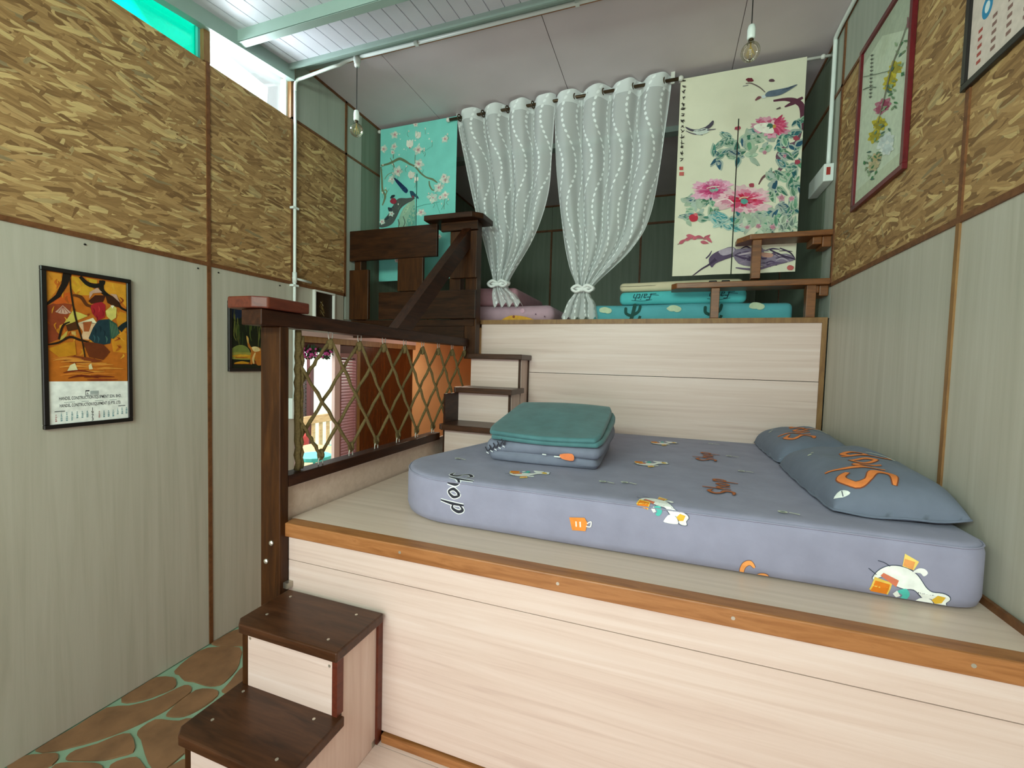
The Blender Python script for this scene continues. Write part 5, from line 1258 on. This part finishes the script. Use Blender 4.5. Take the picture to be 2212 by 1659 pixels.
U.rib('#3a4444', [(0.06, 0.916), (0.12, 0.9155), (0.18, 0.916)], 0.005); U.rib('#3a4444', [(0.86, 0.906), (0.91, 0.9055), (0.96, 0.906)], 0.005)
for blk, ub, off in ((0, 0.075, 1), (1, 0.60, 4)):
    for c in range(7):
        for r in range(6):
            n = r * 7 + c - off + 1
            if 1 <= n <= (31, 28)[blk]: line(str(n), 0.932 + 0.0125 * r - blk * 0.004, 0.0115, ub + 0.062 * c, '#a04a48' if c == 0 else '#2f7f8c', 0.05, 2.0)
A.items += [(c[0], c[1]) + tuple(c[2:]) for c in U.items]
picture('black-framed 1973 calendar with a batik scene of figures', -1, 1.179, 1.537, 1.505, 2.262, 'black_frame', 0.020, A, 'batik_print', name='framed_calendar', cat='calendar')

# forest picture, half hidden by the post
A = Art([(0, 0), (100, 0), (100, 140), (0, 140)], 6)
A.poly('#1a2012', [(0, 0), (100, 0), (100, 140), (0, 140)], False)
A.poly('#1a2438', [(0, 0), (38, 0), (30, 24), (0, 30)])
for q in range(34): x = A.r.uniform(2, 98); y = A.r.uniform(8, 60); A.rib(A.r.choice(['#3c4a1e', '#55602a', '#6b6c34', '#2a3a1a', '#4a4a22']), [(x, y), (x + A.r.uniform(-3, 3), y + 18), (x + A.r.uniform(-5, 5), y + A.r.uniform(28, 48))], [1, 2.6, 1])
A.poly('#6f7a3a', [(0, 98), (20, 88), (40, 92), (46, 108), (0, 112)]); A.poly('#8f8a3c', [(0, 106), (50, 104), (100, 102), (100, 118), (0, 120)], True)
for q in range(12): y = A.r.uniform(112, 138); x = A.r.uniform(0, 60); A.rib(A.r.choice(['#c28a1e', '#a8641a', '#7c3c12', '#d2a030']), [(x, y), (x + 20, y - 2), (x + 42, y)], [2, 6, 2])
A.poly('#b06a24', [(40, 70), (46, 84), (52, 92), (66, 90), (80, 98), (80, 130), (66, 132), (62, 112), (54, 130), (48, 128), (50, 100), (42, 90)]); A.poly('#e0c88a', [(52, 92), (66, 90), (76, 98), (60, 102)]); A.rib('#d8b878', [(62, 104), (56, 118), (58, 130)], [3, 6, 3]); A.poly('#c8a050', [(38, 66), (44, 72), (44, 84), (40, 80)])
picture('small black-framed dark forest picture behind the railing post', -1, 2.088, 2.42, 1.768, 2.232, 'black_frame', 0.022, A, 'batik_print')
A = Art([(0, 0), (100, 0), (100, 140), (0, 140)], 9)
A.poly('#2c1c0e', [(0, 0), (100, 0), (100, 140), (0, 140)], False)
for q in range(9): A.rib(A.r.choice(['#8a7a50', '#c8bc98', '#5a4420']), [(A.r.uniform(25, 60), A.r.uniform(25, 90)), (A.r.uniform(25, 60), A.r.uniform(30, 100))], [2, 5, 2])
picture('small cream-framed brown picture above the patio doorway', -1, 2.815, 3.045, 2.125, 2.424, 'white_metal', 0.014, A, 'batik_print', dep=0.03)

# flower scroll in the rosewood frame
A = Art([(115, 445), (428, -25), (415, 1300), (80, 1555)], 12)
A.poly('#c9d4bc', [(115, 445), (428, -25), (415, 1300), (80, 1555)], False); A.poly('#aeb8a2', [(118, 440), (426, -20), (424, 330), (230, 345), (116, 520)], False, 0); A.poly('#bfc8ac', [(84, 1440), (415, 1180), (415, 1300), (80, 1555)], False)
for x, y, r, c in ((330, 580, 60, ['#c2b43c', '#a89c34']), (300, 660, 60, ['#c8b830', '#b0a02c']), (290, 700, 40, ['#c8b830', '#a89c34']), (260, 830, 62, ['#b06a7c', '#99405c']), (235, 850, 45, ['#c08a94', '#a04a64']), (240, 960, 60, ['#c2b22c', '#a0942a']), (210, 1040, 55, ['#bfae2c', '#a0942a']), (290, 1090, 75, ['#d8e0d8', '#c4d0cc']), (300, 1150, 60, ['#dce2da', '#c8d4d0']), (225, 1210, 45, ['#c8b890', '#b8a878']), (210, 1270, 50, ['#c4b48c', '#b0a880'])):
    A.flower(x, y, r, c, 7)
for _ in range(60):
    k = A.r.random(); x = 400 - 230 * k + A.r.uniform(-45, 45); y = 380 + 1000 * k + A.r.uniform(-60, 60)
    A.leaf(A.r.choice(['#5f7f5e', '#7f9a72', '#4a6a5c', '#8aa07c', '#3f7a4a']), x, y, A.r.uniform(0, 6.28), 34, 14, 0.2)
A.rib('#7a7a68', [(405, 270), (360, 420), (310, 560), (270, 760), (230, 950)], [4, 8, 8, 8, 4]); A.rib('#8a5a60', [(400, 250), (405, 320)], [6, 16])
for yy in range(460, 770, 26):
    A.rib('#3a423a', [(163, yy), (172, yy + 6), (182, yy)], 5); A.rib('#3a423a', [(172, yy - 6), (171, yy + 12)], 4)
A.rib('#6c7a68', [(120, 600), (200, 598), (300, 590)], 5); A.rib('#5c6a5a', [(120, 690), (160, 680), (210, 690)], 6)
picture('tall rosewood-framed flower painting on the strand-board wall', 1, 2.488, 3.085, 2.80, 3.70, 'rosewood', 0.028, A, 'paper_print', dep=0.022)
A = Art([(0, 0), (100, 0), (100, 130), (0, 130)], 14)
A.poly('#d8c8bc', [(0, 0), (100, 0), (100, 130), (0, 130)], False); A.poly('#7fa59a', [(6, 0), (94, 0), (94, 72), (6, 80)], False)
for q in range(14): x = A.r.uniform(8, 80); y = A.r.uniform(5, 66); A.rib(A.r.choice(['#5a8a84', '#9abcae', '#6f968c', '#b8cfc2']), [(x, y), (x + 8, y + 3), (x + 14, y + 8)], [3, 7, 3])
A.disc('#2f86b0', 15, 92, 5, 7); A.disc('#d8e4e4', 15, 92, 2.4, 3.6); A.rib('#5a4a44', [(24, 86), (50, 85), (80, 84)], [1.5, 2.2, 1.5])
for r in range(5):
    for c in range(7):
        A.rib('#8a6a62' if c else '#a85048', [(8 + 13 * c, 103 + 5 * r), (12 + 13 * c, 103 + 5 * r)], 2.2)
picture('black-framed calendar with a blue logo on the strand-board wall', 1, 1.50, 2.095, 2.905, 3.64, 'black_frame', 0.024, A, 'paper_print', name='framed_calendar', cat='calendar')

# ------------------------------------------------------------------ wiring: conduit, switch boxes, pendant bulbs
cd = thing('conduit', 'white conduit running down the strand-board wall and along the ceiling edge', 'conduit', (XL + 0.03, 2.615, 1.5))
PX = XL + 0.022
def arc(pts, n=6): return catmull(pts, n)
bm = bmesh.new(); tube(bm, [(PX, 2.617, 1.56), (PX, 2.617, 3.86)], 0.0115, 10); obj('vertical_pipe', bm, 'pvc', cd, True)
bm = bmesh.new(); tube(bm, arc([(PX, 2.617, 3.86), (PX, 2.619, 3.92), (PX + 0.02, 2.625, 3.945), (PX + 0.08, 2.63, 3.955), (-2.40, 2.65, 3.995), (-2.345, 2.665, 4.01), (-2.30, 2.69, 4.045), (-2.22, 2.705, 4.062)]), 0.0115, 10); obj('bend', bm, 'pvc', cd, True)
bm = bmesh.new(); tube(bm, [(-2.22, 2.705, 4.062), (0.955, 2.705, 4.062)], 0.0125, 10); obj('ceiling_pipe', bm, 'pvc', cd, True)
bm = bmesh.new(); tube(bm, [(PX, 2.60, 2.475), (PX, 2.78, 2.47)], 0.0095, 8); obj('branch_pipe', bm, 'pvc', cd, True)
bm = bmesh.new(); tube(bm, [(PX, 2.617, 2.44), (PX, 2.617, 2.52)], 0.0165, 10); obj('tee', bm, 'pvc', cd, True)
for x in (-1.72, -0.6, 0.5): obj('saddle', B(x - 0.012, x + 0.012, 2.69, 2.72, 4.048, 4.10), 'pvc', cd)
for z in (2.42, 3.0): obj('saddle', B(XL, PX + 0.014, 2.590, 2.644, z - 0.008, z + 0.008), 'pvc', cd)
tag(obj('switch_box', bev(B(XL + 0.002, XL + 0.045, 2.575, 2.655, 1.40, 1.56), 0.005), 'pvc'), 'small white switch box at the foot of the wall conduit', 'switch')
rc = thing('conduit', 'white conduit dropping to the switch box at the loft side wall', 'conduit', (XR - 0.02, 3.53, 3.2))
bm = bmesh.new(); tube(bm, arc([(XR - 0.02, 3.53, 3.25), (XR - 0.02, 3.53, 3.9), (XR - 0.02, 3.53, 4.05), (XR - 0.022, 3.50, 4.09), (XR - 0.022, 3.2, 4.092), (XR - 0.022, 2.76, 4.092)], 5), 0.0125, 10); obj('pipe', bm, 'pvc', rc, True)
sb = thing('wall_switch', 'long white switch unit with a red sticker on the loft side wall', 'switch', (XR - 0.03, 3.65, 3.13))
cs_ = obj('case', bev(B(XR - 0.06, XR - 0.001, 3.47, 3.80, 3.135, 3.25), 0.006), 'pvc', sb)
obj('sticker', B(XR - 0.045, XR - 0.022, 3.4688, 3.470, 3.175, 3.225), 'red_sticker', cs_)

def pendant(label, x, z_s):
    t = thing('pendant_bulb', label, 'pendant bulb', (x, 2.705, z_s - 0.17), 'bare bulbs on black cords')
    bm = bmesh.new(); lathe(bm, [(0.026, 4.078), (0.026, 4.04), (0.020, 4.02), (0.018, 4.0), (0.006, 3.998)], x, 2.705, 14); obj('rose', bm, 'pvc', t, True)
    bm = bmesh.new(); tube(bm, [(x, 2.705, 4.0), (x, 2.705, z_s)], 0.0028, 6); obj('cord', bm, 'black', t)
    bm = bmesh.new(); lathe(bm, [(0.008, z_s + 0.006), (0.016, z_s), (0.0205, z_s - 0.02), (0.0205, z_s - 0.065), (0.017, z_s - 0.07)], x, 2.705, 16); obj('socket', bm, 'pvc', t, True)
    b0 = z_s - 0.070
    bm = bmesh.new(); lathe(bm, [(0.013, b0), (0.0135, b0 - 0.012), (0.012, b0 - 0.014)], x, 2.705, 14); obj('screw_cap', bm, 'bronze', t, True)
    bm = bmesh.new(); g = [(0.0125, b0 - 0.010), (0.016, b0 - 0.022)] + [(0.048 * math.sin(a), b0 - 0.066 + 0.048 * math.cos(a)) for a in [0.5 + 2.6 * i / 12 for i in range(13)]]
    lathe(bm, g, x, 2.705, 24); gl_ = obj('globe', bm, 'bulb_glass', t, True)
    bm = bmesh.new()
    tube(bm, [(x, 2.705, b0 - 0.012), (x, 2.705, b0 - 0.05)], 0.003, 6)
    for a in range(6):
        c, s = math.cos(a * 1.047), math.sin(a * 1.047)
        tube(bm, [(x + 0.006 * c, 2.705 + 0.006 * s, b0 - 0.045), (x + 0.02 * c, 2.705 + 0.02 * s, b0 - 0.085)], 0.0012, 5)
    obj('filament', bm, 'filament_gold', gl_)
plain('filament_gold', '#b89a4a', 0.4, 0.5)
pendant('clear globe bulb hanging beside the strand-board wall and teal curtain', -2.215, 3.685)
pendant('clear globe bulb hanging in front of the peony curtain', 0.355, 3.715)
